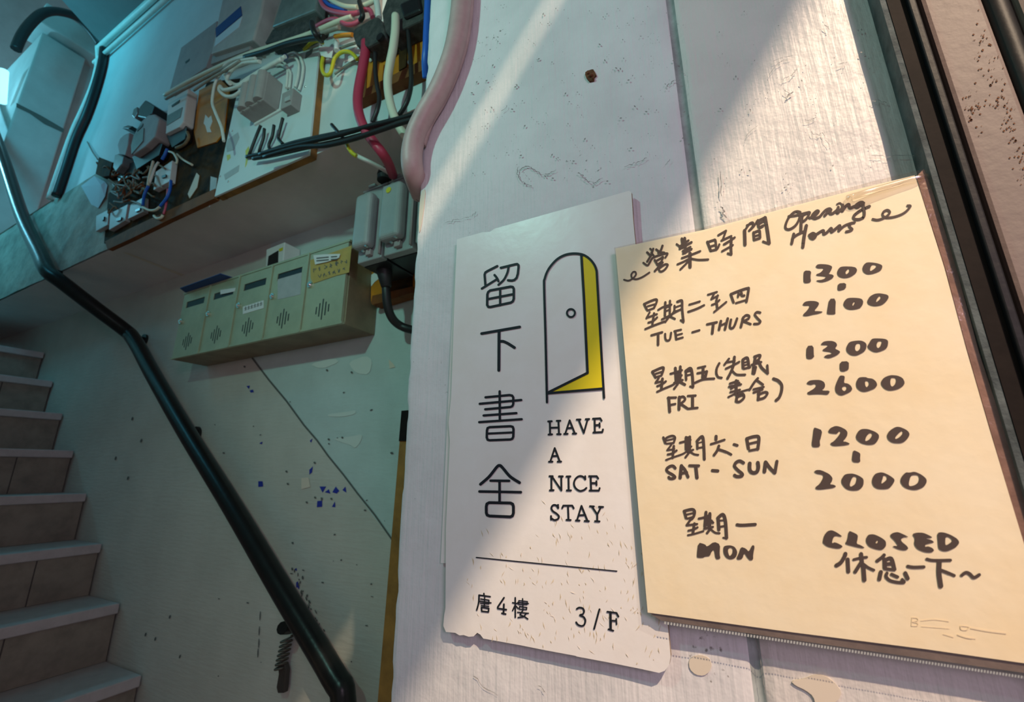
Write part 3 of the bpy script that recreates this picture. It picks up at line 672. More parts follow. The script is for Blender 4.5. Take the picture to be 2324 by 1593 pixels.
for s_ in ([(636, 925), (605, 893), (555, 888), (508, 925), (488, 985), (508, 1045), (565, 1084), (622, 1072), (654, 1045)], [(274, 1312), (252, 1280), (212, 1275), (186, 1308), (202, 1352), (256, 1390), (287, 1428), (270, 1462), (225, 1475), (186, 1450)]):
    ink.stroke(s_, 25, True)
ink.mb.build('english_lettering', M['ink'], sg)
ink = Ink(YS - 0.0006); ink.crop(1060, 1330, 6.281)
for s_, w_, c_ in (([(240, 105), (243, 140)], 22, 0), ([(170, 128), (330, 150)], 22, 0), ([(172, 130), (166, 235), (138, 340)], 24, 1), ([(195, 182), (312, 200), (312, 252), (192, 242)], 18, 0), ([(180, 214), (342, 238)], 18, 0), ([(252, 150), (246, 292)], 18, 0),
    ([(205, 300), (310, 318), (305, 368), (210, 358), (205, 300)], 22, 0), ([(202, 275), (310, 288)], 16, 0),
    ([(527, 165), (437, 298), (440, 318), (560, 335)], 24, 0), ([(525, 258), (520, 395)], 26, 0), ([(497, 386), (550, 398)], 24, 0),
    ([(687, 165), (688, 445)], 22, 0), ([(650, 236), (726, 250)], 20, 0), ([(685, 270), (650, 348)], 20, 0), ([(700, 285), (728, 318)], 18, 0), ([(792, 178), (798, 335)], 17, 0), ([(738, 205), (862, 220), (855, 262), (738, 262), (738, 205)], 15, 0), ([(722, 232), (875, 248)], 17, 0),
    ([(748, 290), (852, 304), (848, 335), (745, 328), (748, 290)], 16, 0), ([(720, 372), (875, 387)], 18, 0), ([(798, 340), (755, 408), (820, 435), (866, 468)], 20, 0), ([(845, 388), (805, 438), (728, 448)], 20, 0),
    ([(1565, 325), (1600, 306), (1650, 318), (1668, 360), (1650, 398), (1610, 415), (1662, 440), (1687, 490), (1670, 550), (1630, 568), (1580, 548), (1556, 515)], 26, 1),
    ([(1888, 330), (1812, 610)], 26, 0), ([(2000, 365), (2130, 382), (2158, 433)], 26, 0), ([(2045, 372), (2048, 620)], 34, 0), ([(2050, 490), (2125, 496)], 24, 0), ([(2127, 465), (2132, 545)], 22, 0), ([(2017, 615), (2085, 635)], 26, 0)):
    ink.stroke(s_, w_, bool(c_))
ink.crop(0, 0, 1); ink.stroke([(1081, 1265), (1400, 1296)], 2.6, False)
ink.mb.build('floor_lettering', M['ink'], sg)

# --- handwritten opening hours in a clear sleeve
YP = 0.3835
nt_ = thing('opening_hours_notice', 'cream handwritten opening hours card in a clear plastic sleeve, overlapping the white sign', 'notice', P(1850, 1460, YP))
pp_ = [(1397, 564), (1600, 521), (1843, 456), (1960, 426), (2076, 398), (2090, 440), (2143, 607), (2193, 793), (2247, 979), (2324, 1234), (2352, 1330), (2404, 1516), (2324, 1505), (2100, 1473), (1800, 1435), (1470, 1390), (1452, 1190), (1424, 870)]
MB().prism(poly(YP, pp_), (0, .0012, 0)).build('card', M['paper'], nt_)
slv = [(1394, 562), (1600, 515), (1843, 448), (1975, 413), (2097, 383), (2118, 440), (2166, 592), (2222, 800), (2275, 960), (2324, 1110), (2420, 1450), (2430, 1545), (2324, 1527), (2100, 1495), (1800, 1452), (1500, 1408), (1468, 1394), (1450, 1190), (1422, 870)]
sf = MB(); sf.sheet(poly(YP - .0022, slv)); sf.build('sleeve_front', M['film'], nt_)
MB().sheet(poly(YP + .0018, slv)).build('sleeve_back', M['film'], nt_)
MB().prism(poly(YP + .0004, [(2080, 400), (2097, 383), (2118, 440), (2166, 592), (2222, 800), (2275, 960), (2324, 1110), (2420, 1450), (2404, 1505), (2324, 1236), (2249, 979), (2195, 793), (2145, 607), (2092, 440)]), (0, .0006, 0)).build('sleeve_margin', M['filmedge'], nt_)
MB().sheet(poly(YP + .0012, [(1470, 1388), (1800, 1433), (2100, 1471), (2324, 1503), (2404, 1514), (2430, 1545), (2324, 1527), (2100, 1495), (1800, 1452), (1500, 1408)])).build('sleeve_margin', M['filmfoot'], nt_)
rib = MB()
for i in range(120):
    t = i / 119; x = 1508 + t * 830; y = 1410 + t * 126
    rib.sheet([P(x, y, YP - .0016), P(x + 4.2, y + 1, YP - .0016), P(x + 3.2, y + 7, YP - .0010), P(x - .8, y + 6, YP - .0010)])
rib.build('sleeve_ridges', M['whitec'], nt_)
bul = MB(); K_ = 14
for i in range(K_ + 1):                      # raised roll of the film near the top right corner
    pass
bl = [(1950, 437), (2080, 402)]
bul.tube([P(1925, 449, YP - .0008), P(1945, 443, YP - .0046), P(1990, 430, YP - .0036), P(2040, 416, YP - .0025), P(2085, 404, YP - .0015), P(2098, 400, YP + .001)], .0024, 24)
bul.build('sleeve_roll', M['filmroll'], nt_)
H = Ink(YP - 0.0004, 'handwriting', M['marker'], nt_)
H.crop(1400, 480, 5.81)
for s_, w_ in (([(95, 898), (150, 910), (205, 885), (250, 835), (245, 797), (215, 797), (190, 835), (205, 878), (260, 890), (340, 860), (430, 802)], 22),
    ([(400, 538), (448, 585)], 30), ([(480, 490), (452, 570), (400, 660)], 28), ([(440, 490), (470, 520)], 26), ([(455, 540), (500, 600)], 26), ([(520, 500), (560, 530)], 30), ([(602, 450), (580, 510), (548, 545)], 30), ([(560, 535), (625, 540)], 28),
    ([(350, 675), (405, 708), (440, 660), (480, 605), (600, 562), (668, 552), (640, 605)], 26), ([(500, 640), (540, 705)], 30), ([(510, 655), (580, 615), (610, 600), (585, 660), (530, 700)], 26), ([(605, 670), (500, 785)], 28),
    ([(545, 735), (570, 788), (625, 770), (672, 705), (635, 695), (560, 745)], 26),
    ([(858, 358), (872, 470)], 36), ([(895, 350), (905, 465)], 36), ([(790, 430), (830, 460)], 28), ([(825, 462), (945, 380)], 28), ([(830, 490), (985, 403)], 30), ([(870, 520), (970, 465)], 28), ([(875, 552), (985, 492)], 30), ([(905, 430), (905, 540)], 32),
    ([(858, 612), (1000, 560), (1100, 520)], 26), ([(965, 550), (965, 730)], 44), ([(955, 620), (880, 660), (800, 695)], 26), ([(950, 645), (900, 700), (838, 762)], 26), ([(985, 620), (1080, 635), (1205, 630)], 26),
    ([(1195, 400), (1238, 515)], 36), ([(1200, 402), (1270, 378), (1300, 380), (1312, 500)], 30), ([(1225, 462), (1310, 435)], 26), ([(1240, 515), (1320, 492), (1352, 432)], 28),
    ([(1338, 312), (1440, 252)], 28), ([(1440, 252), (1395, 375)], 28), ([(1380, 382), (1510, 322)], 28), ([(1412, 432), (1480, 390), (1555, 340)], 28), ([(1430, 425), (1510, 370)], 28), ([(1388, 522), (1480, 470), (1530, 440)], 26), ([(1512, 350), (1505, 450), (1508, 560)], 36), ([(1465, 552), (1510, 565)], 30),
    ([(1685, 250), (1690, 435)], 44), ([(1690, 245), (1750, 160), (1795, 145), (1790, 195), (1745, 252)], 28), ([(1715, 180), (1790, 150)], 26), ([(1745, 250), (1800, 200), (1860, 112)], 28), ([(1862, 125), (1875, 205), (1930, 185)], 36), ([(1848, 130), (1955, 78)], 34),
    ([(1955, 80), (1985, 250), (2008, 415)], 46), ([(1930, 395), (2010, 425)], 30), ([(1880, 160), (1945, 120)], 26), ([(1803, 275), (1810, 370)], 34), ([(1805, 278), (1868, 252), (1885, 260), (1890, 345)], 32), ([(1812, 372), (1890, 345)], 30), ([(1812, 325), (1880, 305)], 26)):
    H.stroke(s_, w_)
H.crop(1760, 440, 6.835)
for s_, w_ in (([(385, 282), (340, 270), (280, 290), (205, 370), (158, 480), (165, 538), (225, 545), (310, 490), (365, 400), (382, 320), (350, 275)], 38), ([(205, 345), (300, 335), (400, 310), (520, 280)], 34),
    ([(425, 310), (402, 430), (395, 575)], 46), ([(405, 335), (520, 285), (525, 310), (480, 385), (430, 425)], 38), ([(535, 370), (610, 335), (668, 275), (645, 260), (590, 305), (568, 350), (610, 380), (690, 350)], 40),
    ([(690, 350), (780, 250), (850, 232), (765, 335)], 40), ([(765, 335), (860, 240), (845, 300), (890, 300), (960, 245)], 42), ([(975, 205), (960, 295), (1010, 245), (1050, 200)], 44), ([(955, 160), (1000, 140), (1040, 170)], 26),
    ([(1045, 170), (1035, 265), (1090, 190), (1140, 160), (1155, 215), (1225, 190)], 44), ([(1370, 140), (1320, 128), (1245, 180), (1275, 205), (1355, 150), (1365, 215), (1380, 290), (1365, 360), (1290, 395), (1215, 380), (1230, 325), (1330, 250), (1460, 190)], 44), ([(1300, 160), (1350, 130)], 50),
    ([(285, 620), (252, 770)], 44), ([(262, 690), (340, 630), (455, 575)], 38), ([(480, 490), (450, 640), (425, 825)], 50), ([(528, 640), (585, 610), (625, 645), (585, 690), (540, 665), (600, 650)], 46), ([(630, 630), (740, 565), (750, 620), (800, 595), (865, 530), (870, 585)], 42),
    ([(870, 590), (935, 540), (1000, 490), (985, 570)], 44), ([(985, 570), (1060, 500), (1150, 460), (1230, 440)], 38), ([(1180, 450), (1145, 500), (1190, 545), (1160, 570), (1100, 585)], 40),
    ([(1510, 390), (1600, 400), (1720, 350), (1775, 285), (1740, 248), (1680, 275), (1665, 330), (1730, 368), (1880, 345), (2010, 285), (2095, 190), (2050, 180)], 36)):
    H.stroke(s_, w_)
H.crop(1440, 640, 7.747)
for s_, w_ in (([(170, 385), (215, 478)], 42), ([(170, 385), (300, 325), (385, 303), (390, 350), (345, 450)], 38), ([(230, 425), (365, 385)], 30), ([(228, 500), (345, 455)], 34), ([(268, 530), (210, 635)], 34), ([(220, 625), (395, 562)], 34), ([(345, 548), (315, 745)], 40), ([(245, 712), (330, 680), (400, 618)], 34), ([(190, 825), (330, 765), (530, 690)], 34),
    ([(418, 488), (520, 430), (650, 395)], 34), ([(543, 355), (535, 590)], 42), ([(625, 328), (622, 560)], 38), ([(555, 445), (620, 420)], 28), ([(560, 505), (620, 480)], 28), ([(482, 655), (600, 595), (720, 525), (830, 470)], 34), ([(542, 700), (600, 622)], 36), ([(615, 600), (710, 645)], 38), ([(705, 415), (700, 500), (650, 580)], 36), ([(755, 345), (815, 322), (838, 340), (840, 480), (862, 690)], 42), ([(815, 670), (862, 705)], 36), ([(710, 445), (820, 405)], 28), ([(700, 515), (820, 480)], 28),
    ([(965, 395), (1050, 370), (1150, 338)], 34), ([(945, 522), (1100, 465), (1225, 405)], 36), ([(1292, 222), (1450, 172)], 34), ([(1402, 200), (1352, 300)], 36), ([(1350, 300), (1470, 238)], 34), ([(1465, 232), (1440, 330)], 36), ([(1362, 400), (1430, 370), (1495, 315)], 34), ([(1440, 320), (1458, 470)], 42), ([(1400, 525), (1470, 468), (1615, 348)], 34),
    ([(1695, 220), (1742, 355)], 46), ([(1695, 212), (1850, 150), (1985, 108), (2008, 130), (1970, 345)], 44), ([(1830, 200), (1822, 258)], 38), ([(1880, 180), (1888, 238), (1930, 235)], 42), ([(1825, 225), (1890, 200)], 36), ([(1785, 368), (1960, 315)], 34),
    ([(298, 935), (488, 880)], 38), ([(417, 910), (415, 1100)], 46), ([(540, 910), (545, 995), (580, 1028), (625, 1000), (645, 890)], 36), ([(718, 870), (735, 1005)], 42), ([(702, 862), (820, 835)], 34), ([(740, 932), (838, 905)], 30), ([(735, 1005), (850, 972)], 34),
    ([(1018, 882), (1142, 845)], 36), ([(1278, 742), (1448, 705)], 40), ([(1388, 730), (1368, 900)], 48), ([(1520, 685), (1488, 835)], 46), ([(1505, 768), (1620, 712)], 34), ([(1640, 640), (1592, 830)], 46), ([(1698, 660), (1678, 780), (1705, 812), (1755, 775), (1805, 640)], 42),
    ([(1915, 620), (1872, 790)], 46), ([(1900, 640), (1960, 582), (2015, 592), (2005, 640), (1910, 690)], 40), ([(1920, 690), (2042, 738)], 40), ([(2212, 535), (2155, 527), (2118, 570), (2160, 630), (2214, 690), (2180, 728), (2105, 735)], 40)):
    H.stroke(s_, w_)
H.crop(1460, 800, 6.835)
for s_, w_ in (([(140, 300), (190, 385)], 40), ([(142, 295), (290, 232), (315, 252), (285, 345)], 38), ([(190, 328), (280, 298)], 28), ([(190, 380), (280, 355)], 30), ([(240, 395), (192, 465)], 34), ([(190, 468), (300, 440)], 30), ([(298, 405), (282, 555)], 42), ([(218, 520), (290, 490), (350, 445)], 34), ([(215, 608), (330, 555), (460, 498), (520, 450)], 32),
    ([(422, 328), (500, 305), (600, 272)], 32), ([(498, 240), (510, 460)], 44), ([(575, 218), (572, 440)], 42), ([(540, 300), (540, 440)], 40), ([(480, 470), (610, 425)], 36), ([(540, 480), (478, 562)], 34), ([(560, 450), (645, 495)], 40), ([(600, 350), (560, 380)], 28), ([(662, 285), (665, 420)], 38), ([(658, 285), (735, 242), (762, 350), (772, 525)], 42), ([(690, 292), (750, 280)], 24), ([(680, 352), (760, 332)], 28), ([(728, 525), (772, 540)], 32),
    ([(848, 238), (962, 212)], 32), ([(930, 230), (922, 390)], 44), ([(842, 320), (985, 292)], 34), ([(985, 292), (962, 385)], 42), ([(800, 468), (930, 415), (1100, 402)], 34), ([(1180, 165), (1142, 240), (1135, 320), (1162, 378), (1215, 390)], 36),
    ([(1330, 95), (1258, 188)], 34), ([(1295, 150), (1420, 128)], 30), ([(1282, 248), (1400, 192), (1490, 142)], 32), ([(1415, 68), (1398, 200), (1360, 300), (1308, 400)], 42), ([(1385, 285), (1450, 340), (1580, 342)], 34),
    ([(1545, 112), (1550, 235)], 44), ([(1545, 108), (1618, 82), (1640, 230)], 40), ([(1570, 152), (1620, 137)], 24), ([(1570, 195), (1630, 178)], 24), ([(1560, 250), (1660, 225)], 32), ([(1725, 62), (1810, 38), (1800, 90), (1745, 148)], 38), ([(1742, 65), (1722, 170), (1700, 320)], 44), ([(1682, 190), (1830, 145)], 34), ([(1745, 225), (1720, 325)], 42), ([(1792, 135), (1835, 230), (1930, 318)], 44), ([(1925, 198), (1932, 310)], 36),
    ([(1345, 480), (1470, 438)], 34), ([(1332, 530), (1515, 492)], 36), ([(1362, 560), (1490, 465)], 32), ([(1442, 435), (1442, 650)], 46), ([(1352, 612), (1500, 575)], 32), ([(1320, 690), (1440, 632), (1610, 578), (1660, 570)], 30), ([(1465, 630), (1442, 755)], 44), ([(1472, 640), (1548, 640), (1562, 700), (1500, 758), (1450, 762)], 38), ([(1460, 690), (1540, 662)], 28),
    ([(1778, 398), (1720, 465), (1650, 575)], 38), ([(1770, 432), (1855, 495)], 38), ([(1712, 570), (1830, 542), (1868, 532)], 34), ([(1712, 620), (1850, 572)], 34), ([(1832, 545), (1782, 640)], 40), ([(1792, 640), (1782, 730)], 44), ([(1792, 648), (1890, 612), (1926, 632), (1878, 698), (1780, 728)], 38), ([(2022, 405), (2095, 435), (2146, 500), (2146, 590), (2112, 690), (2062, 740)], 46),
    ([(395, 700), (410, 915)], 46), ([(382, 700), (508, 695)], 34), ([(397, 815), (498, 795)], 32), ([(560, 690), (555, 878)], 46), ([(562, 698), (620, 682), (648, 730), (570, 800)], 36), ([(590, 800), (680, 862)], 40), ([(692, 672), (812, 665)], 34), ([(765, 680), (765, 858)], 46), ([(692, 870), (842, 855)], 34)):
    H.stroke(s_, w_)
H.crop(1480, 970, 7.497)
for s_, w_ in (([(192, 170), (225, 262)], 42), ([(215, 250), (240, 180), (340, 140), (392, 170), (368, 260)], 36), ([(240, 222), (370, 190)], 28), ([(248, 275), (360, 262)], 32), ([(330, 290), (258, 385)], 32), ([(265, 385), (380, 365)], 30), ([(370, 315), (350, 515)], 42), ([(268, 458), (340, 440), (418, 390)], 36), ([(238, 552), (350, 510), (520, 450), (610, 390)], 32),
    ([(475, 258), (560, 235), (655, 212)], 36), ([(578, 165), (578, 370)], 44), ([(642, 158), (640, 370)], 46), ([(610, 170), (610, 355)], 42), ([(600, 412), (700, 378)], 34), ([(650, 400), (568, 508)], 38), ([(660, 420), (720, 455), (785, 465)], 34), ([(672, 320), (640, 350)], 28), ([(768, 232), (772, 358)], 42), ([(765, 230), (855, 152), (880, 300), (890, 540)], 48), ([(790, 262), (860, 242)], 22), ([(782, 350), (880, 330)], 32),
    ([(1090, 150), (1087, 205)], 52), ([(1002, 283), (1110, 250), (1232, 208)], 38), ([(1137, 312), (1110, 390), (1055, 468)], 46), ([(1135, 372), (1250, 410), (1345, 458)], 42), ([(1395, 287), (1450, 303)], 46), ([(1612, 192), (1640, 355)], 54), ([(1612, 188), (1740, 152), (1818, 170), (1800, 365)], 52), ([(1640, 278), (1790, 242)], 38), ([(1660, 392), (1810, 362)], 40),
    ([(395, 690), (360, 655), (310, 658), (252, 700), (262, 750), (350, 803), (390, 845), (350, 868), (300, 865), (285, 845)], 48), ([(500, 650), (478, 855)], 56), ([(502, 655), (560, 720), (612, 840)], 50), ([(490, 780), (590, 762)], 46), ([(638, 648), (795, 650)], 46), ([(745, 670), (765, 855)], 56), ([(1028, 732), (1118, 738)], 54), ([(1555, 600), (1490, 568), (1425, 600), (1405, 660), (1455, 720), (1535, 790), (1515, 828), (1440, 832), (1405, 812)], 54),
    ([(1662, 610), (1662, 715), (1710, 768), (1780, 755), (1808, 680), (1800, 598)], 62), ([(1932, 590), (1912, 750)], 62), ([(1940, 595), (2000, 680), (2085, 768)], 58), ([(2125, 575), (2092, 770)], 52)):
    H.stroke(s_, w_)
H.crop(1530, 1140, 10.62)
for s_, w_ in (([(245, 212), (290, 375)], 64), ([(240, 208), (420, 165), (492, 205), (480, 320), (430, 395)], 66), ([(310, 290), (470, 252)], 44), ([(320, 390), (440, 352)], 48), ([(400, 410), (305, 545)], 56), ([(305, 552), (555, 520)], 52), ([(490, 510), (455, 735)], 66), ([(345, 680), (480, 645), (565, 600)], 50), ([(335, 790), (480, 760), (705, 692)], 48),
    ([(598, 390), (720, 362), (875, 305)], 56), ([(770, 235), (742, 575)], 70), ([(863, 268), (860, 590)], 72), ([(810, 330), (810, 540)], 66), ([(900, 440), (938, 490)], 60), ([(728, 632), (935, 590)], 54), ([(870, 640), (795, 740)], 60), ([(900, 660), (990, 728), (1095, 742)], 50), ([(1062, 375), (1080, 655)], 80), ([(1052, 378), (1175, 290), (1238, 450), (1265, 855)], 78), ([(1100, 435), (1240, 425)], 38), ([(1095, 592), (1240, 562)], 52), ([(1185, 850), (1268, 872)], 44), ([(1520, 538), (1640, 550), (1955, 530)], 76)):
    H.stroke(s_, w_)
H.fill([(580, 965), (750, 1010), (790, 1075), (960, 945), (1110, 1010), (1095, 1250), (1120, 1360), (1000, 1375), (965, 1130), (900, 1190), (860, 1295), (740, 1305), (700, 1335), (560, 1335), (545, 1280)])
H.ring([(1200, 1050), (1340, 1030), (1460, 1065), (1530, 1190), (1490, 1330), (1370, 1380), (1260, 1340), (1195, 1240), (1185, 1130)], [(1310, 1110), (1370, 1085), (1415, 1120), (1410, 1220), (1340, 1305), (1310, 1240), (1295, 1170)])
H.fill([(1610, 1070), (1730, 1110), (1800, 1195), (1885, 1020), (1945, 1055), (1905, 1250), (1905, 1385), (1830, 1400), (1770, 1340), (1690, 1210), (1645, 1365), (1530, 1385), (1505, 1330), (1560, 1230)])
H.flush()
H = Ink(YP - 0.0004, 'handwriting', M['marker'], nt_)
H.crop(1800, 580, 8.3)
H.fill([(205, 280), (345, 285), (325, 400), (340, 490), (290, 515), (200, 515), (195, 400)])
H.fill([(425, 200), (460, 165), (520, 158), (640, 165), (720, 190), (740, 220), (700, 310), (665, 345), (740, 355), (770, 385), (740, 430), (640, 480), (530, 505), (440, 480), (440, 465), (570, 450), (630, 395), (560, 385), (440, 375), (435, 350), (520, 320), (590, 235), (480, 240), (440, 225)])
H.ring([(910, 200), (1160, 208), (1210, 260), (1190, 330), (1080, 405), (960, 425), (860, 395), (825, 330), (850, 250)], [(1045, 238), (1065, 270), (1050, 315), (1005, 355), (988, 340), (990, 300)])
H.ring([(1390, 122), (1560, 135), (1680, 175), (1680, 230), (1650, 285), (1520, 340), (1400, 355), (1325, 310), (1305, 240), (1330, 170)], [(1505, 165), (1575, 180), (1555, 230), (1460, 297), (1445, 270), (1470, 195)])
H.fill([(845, 525), (1000, 512), (995, 625), (870, 662), (835, 640)])
H.fill([(178, 920), (220, 870), (300, 852), (420, 855), (490, 885), (480, 940), (390, 1045), (480, 1045), (575, 1058), (470, 1095), (370, 1110), (270, 1138), (190, 1135), (190, 1105), (270, 1030), (320, 935), (230, 942), (190, 935)])
H.fill([(680, 812), (805, 808), (795, 1060), (800, 1105), (640, 1105), (640, 1050)])
H.ring([(1030, 790), (1280, 800), (1325, 860), (1310, 930), (1260, 995), (1100, 1022), (1000, 1000), (945, 930), (960, 860)], [(1165, 855), (1165, 890), (1130, 945), (1115, 940), (1125, 895)])
H.ring([(1540, 715), (1640, 708), (1780, 735), (1805, 780), (1770, 850), (1680, 930), (1530, 955), (1420, 920), (1393, 860), (1440, 770)], [(1640, 750), (1655, 780), (1640, 820), (1570, 880), (1562, 860), (1590, 795)])
H.crop(1800, 750, 8.3)
H.fill([(255, 290), (385, 280), (390, 470), (402, 485), (360, 530), (290, 540), (245, 510)])
H.fill([(520, 260), (570, 210), (640, 195), (740, 195), (810, 225), (833, 280), (785, 340), (860, 375), (893, 405), (830, 465), (690, 523), (600, 510), (582, 490), (640, 455), (710, 445), (735, 425), (700, 400), (570, 385), (550, 365), (620, 320), (670, 270), (540, 270)])
H.ring([(1050, 220), (1140, 195), (1280, 185), (1365, 225), (1390, 280), (1360, 390), (1200, 475), (1090, 465), (1010, 400), (1000, 320)], [(1215, 240), (1265, 240), (1275, 300), (1255, 355), (1205, 395), (1170, 370), (1165, 320), (1185, 260)])
H.ring([(1480, 155), (1560, 145), (1740, 155), (1795, 195), (1780, 310), (1730, 360), (1590, 412), (1500, 395), (1420, 340), (1400, 290), (1430, 240)], [(1600, 200), (1675, 195), (1670, 235), (1640, 305), (1600, 335), (1575, 310), (1570, 270)])
H.fill([(880, 585), (1050, 575), (1050, 720), (1030, 745), (950, 775), (880, 755)])
H.fill([(255, 985), (310, 940), (400, 930), (510, 930), (580, 965), (605, 1020), (595, 1080), (530, 1130), (700, 1132), (660, 1210), (540, 1198), (400, 1198), (290, 1208), (260, 1170), (310, 1145), (400, 1090), (440, 1030), (410, 1000), (340, 1025), (270, 1010)])
H.ring([(875, 855), (915, 845), (970, 855), (972, 900), (955, 990), (1030, 995), (1090, 1040), (1118, 1100), (1090, 1150), (930, 1225), (860, 1210), (805, 1160), (790, 1080), (810, 1000), (840, 930)], [(945, 1050), (1000, 1045), (1015, 1080), (985, 1135), (955, 1140), (925, 1115), (920, 1080)])
H.ring([(1240, 885), (1300, 875), (1385, 880), (1400, 895), (1500, 905), (1565, 960), (1588, 1030), (1540, 1095), (1360, 1158), (1270, 1140), (1200, 1080), (1185, 1000), (1205, 930)], [(1365, 945), (1410, 945), (1435, 985), (1425, 1030), (1385, 1073), (1360, 1040), (1353, 980)])
H.ring([(1720, 880), (1830, 838), (1960, 845), (2065, 890), (2105, 980), (2080, 1040), (1980, 1105), (1820, 1135), (1720, 1095), (1660, 1020), (1660, 950)], [(1860, 885), (1930, 888), (1948, 930), (1930, 1000), (1875, 1060), (1840, 1040), (1828, 970), (1840, 910)])
H.crop(1820, 950, 7.747)
H.fill([(210, 155), (250, 162), (360, 205), (330, 350), (312, 395), (322, 490), (260, 502), (190, 498), (172, 450), (190, 330)])
H.fill([(462, 218), (500, 165), (590, 125), (670, 140), (770, 190), (805, 240), (790, 320), (715, 402), (780, 405), (855, 445), (760, 468), (620, 480), (540, 478), (492, 435), (560, 400), (640, 310), (685, 235), (670, 215), (640, 235), (620, 265), (540, 260), (480, 250)])
H.ring([(1050, 180), (1160, 180), (1290, 230), (1350, 275), (1358, 330), (1320, 410), (1260, 455), (1150, 460), (1030, 425), (960, 360), (950, 300), (990, 220)], [(1205, 245), (1240, 260), (1235, 300), (1190, 365), (1130, 398), (1110, 385), (1125, 330), (1160, 275)])
H.ring([(1640, 145), (1720, 142), (1850, 200), (1898, 265), (1870, 340), (1790, 415), (1720, 432), (1600, 425), (1520, 375), (1492, 300), (1530, 220)], [(1760, 212), (1780, 225), (1770, 265), (1720, 325), (1650, 362), (1635, 340), (1670, 290), (1720, 240)])
H.fill([(905, 550), (1000, 590), (1030, 620), (1022, 690), (1028, 768), (920, 768), (880, 735), (890, 640)])
H.fill([(210, 930), (260, 900), (340, 905), (480, 970), (540, 1040), (530, 1100), (490, 1155), (560, 1160), (608, 1192), (540, 1220), (440, 1232), (350, 1245), (260, 1245), (230, 1210), (310, 1150), (370, 1050), (380, 1000), (350, 980), (260, 968)])
H.ring([(780, 970), (900, 963), (1010, 1005), (1085, 1060), (1085, 1150), (1060, 1210), (990, 1262), (860, 1262), (770, 1230), (700, 1140), (695, 1070), (735, 1000)], [(910, 1012), (960, 1020), (968, 1060), (940, 1150), (865, 1200), (838, 1180), (850, 1120), (880, 1050)])
H.ring([(1300, 960), (1410, 938), (1520, 985), (1610, 1045), (1635, 1085), (1590, 1170), (1520, 1238), (1340, 1238), (1260, 1190), (1230, 1110), (1250, 1020)], [(1430, 1000), (1470, 995), (1502, 1030), (1490, 1080), (1395, 1152), (1400, 1110), (1420, 1050)])
H.ring([(1830, 940), (1890, 950), (1980, 928), (2100, 980), (2185, 1050), (2198, 1110), (2150, 1200), (2020, 1255), (1900, 1245), (1790, 1200), (1730, 1110), (1750, 1020)], [(1930, 990), (2040, 985), (2070, 1040), (2050, 1120), (1980, 1175), (1885, 1190), (1878, 1130), (1900, 1050)])
H.crop(1850, 1180, 5.81)
H.fill([(100, 290), (120, 200), (165, 145), (220, 132), (290, 165), (362, 218), (330, 218), (265, 205), (235, 240), (218, 310), (265, 290), (372, 345), (330, 375), (270, 375), (160, 350), (110, 310)])
H.fill([(445, 145), (480, 152), (565, 195), (560, 250), (545, 312), (600, 330), (662, 370), (600, 368), (500, 345), (405, 318), (400, 300), (425, 260)])
H.ring([(705, 190), (780, 187), (880, 235), (935, 280), (935, 350), (880, 398), (800, 385), (710, 350), (672, 290), (675, 235)], [(832, 262), (835, 278), (812, 312), (797, 305), (805, 280)])
H.fill([(990, 195), (1030, 168), (1090, 157), (1160, 185), (1240, 228), (1180, 222), (1130, 250), (1140, 285), (1210, 340), (1232, 378), (1190, 402), (1110, 390), (1020, 350), (1040, 340), (1100, 345), (1050, 270), (1000, 225)])
H.fill([(1280, 185), (1340, 165), (1430, 168), (1500, 200), (1555, 232), (1470, 240), (1470, 250), (1530, 260), (1575, 295), (1520, 305), (1450, 325), (1450, 355), (1490, 345), (1550, 370), (1572, 405), (1530, 430), (1450, 425), (1350, 385), (1305, 320), (1320, 240)])
H.ring([(1610, 165), (1690, 160), (1790, 195), (1880, 250), (1905, 300), (1860, 360), (1750, 412), (1680, 410), (1628, 380), (1620, 280)], [(1720, 225), (1760, 218), (1815, 260), (1790, 300), (1718, 340), (1715, 280)])
for s_, w_ in (([(400, 445), (390, 480), (340, 560), (280, 600)], 52), ([(430, 520), (438, 680)], 52), ([(510, 522), (600, 500), (680, 490)], 36), ([(607, 448), (620, 570)], 52), ([(600, 570), (530, 682)], 50), ([(640, 580), (700, 625), (775, 660)], 36), ([(637, 600), (650, 790)], 56),
    ([(910, 462), (880, 495), (818, 540)], 46), ([(918, 520), (920, 630)], 54), ([(925, 530), (1005, 508), (1048, 650)], 50), ([(945, 582), (1030, 572)], 48), ([(920, 640), (1045, 655)], 40), ([(868, 685), (848, 780)], 52), ([(948, 700), (938, 745), (985, 795), (1080, 820), (1172, 822), (1150, 785)], 42), ([(1010, 715), (1088, 750)], 42), ([(1190, 700), (1222, 770)], 52),
    ([(1222, 610), (1300, 622), (1435, 618)], 42), ([(1475, 515), (1560, 532), (1785, 530)], 40), ([(1640, 545), (1635, 700), (1658, 870)], 64), ([(1660, 660), (1740, 690), (1835, 732)], 40), ([(1935, 728), (1990, 692), (2040, 710), (2095, 758), (2165, 722)], 44)):
    H.stroke(s_, w_)
H.flush()
Fp = Ink(YP - 0.0003); Fp.crop(2040, 1380, 7.479)
for s_, w_ in (([(225, 160), (215, 300)], 14), ([(225, 160), (310, 170), (320, 215), (225, 230), (320, 255), (310, 300), (215, 300)], 12), ([(380, 215), (600, 195), (850, 225)], 12), ([(390, 310), (600, 325), (860, 345)], 10), ([(1050, 300), (1060, 360), (1150, 370), (1190, 320), (1050, 300)], 14), ([(1230, 340), (1500, 390), (1820, 430)], 22), ([(760, 440), (930, 490)], 14), ([(1000, 450), (1150, 500), (1300, 520)], 18)):
    Fp.stroke(s_, w_)
Fp.mb.build('faint_print', M['faint'], nt_)
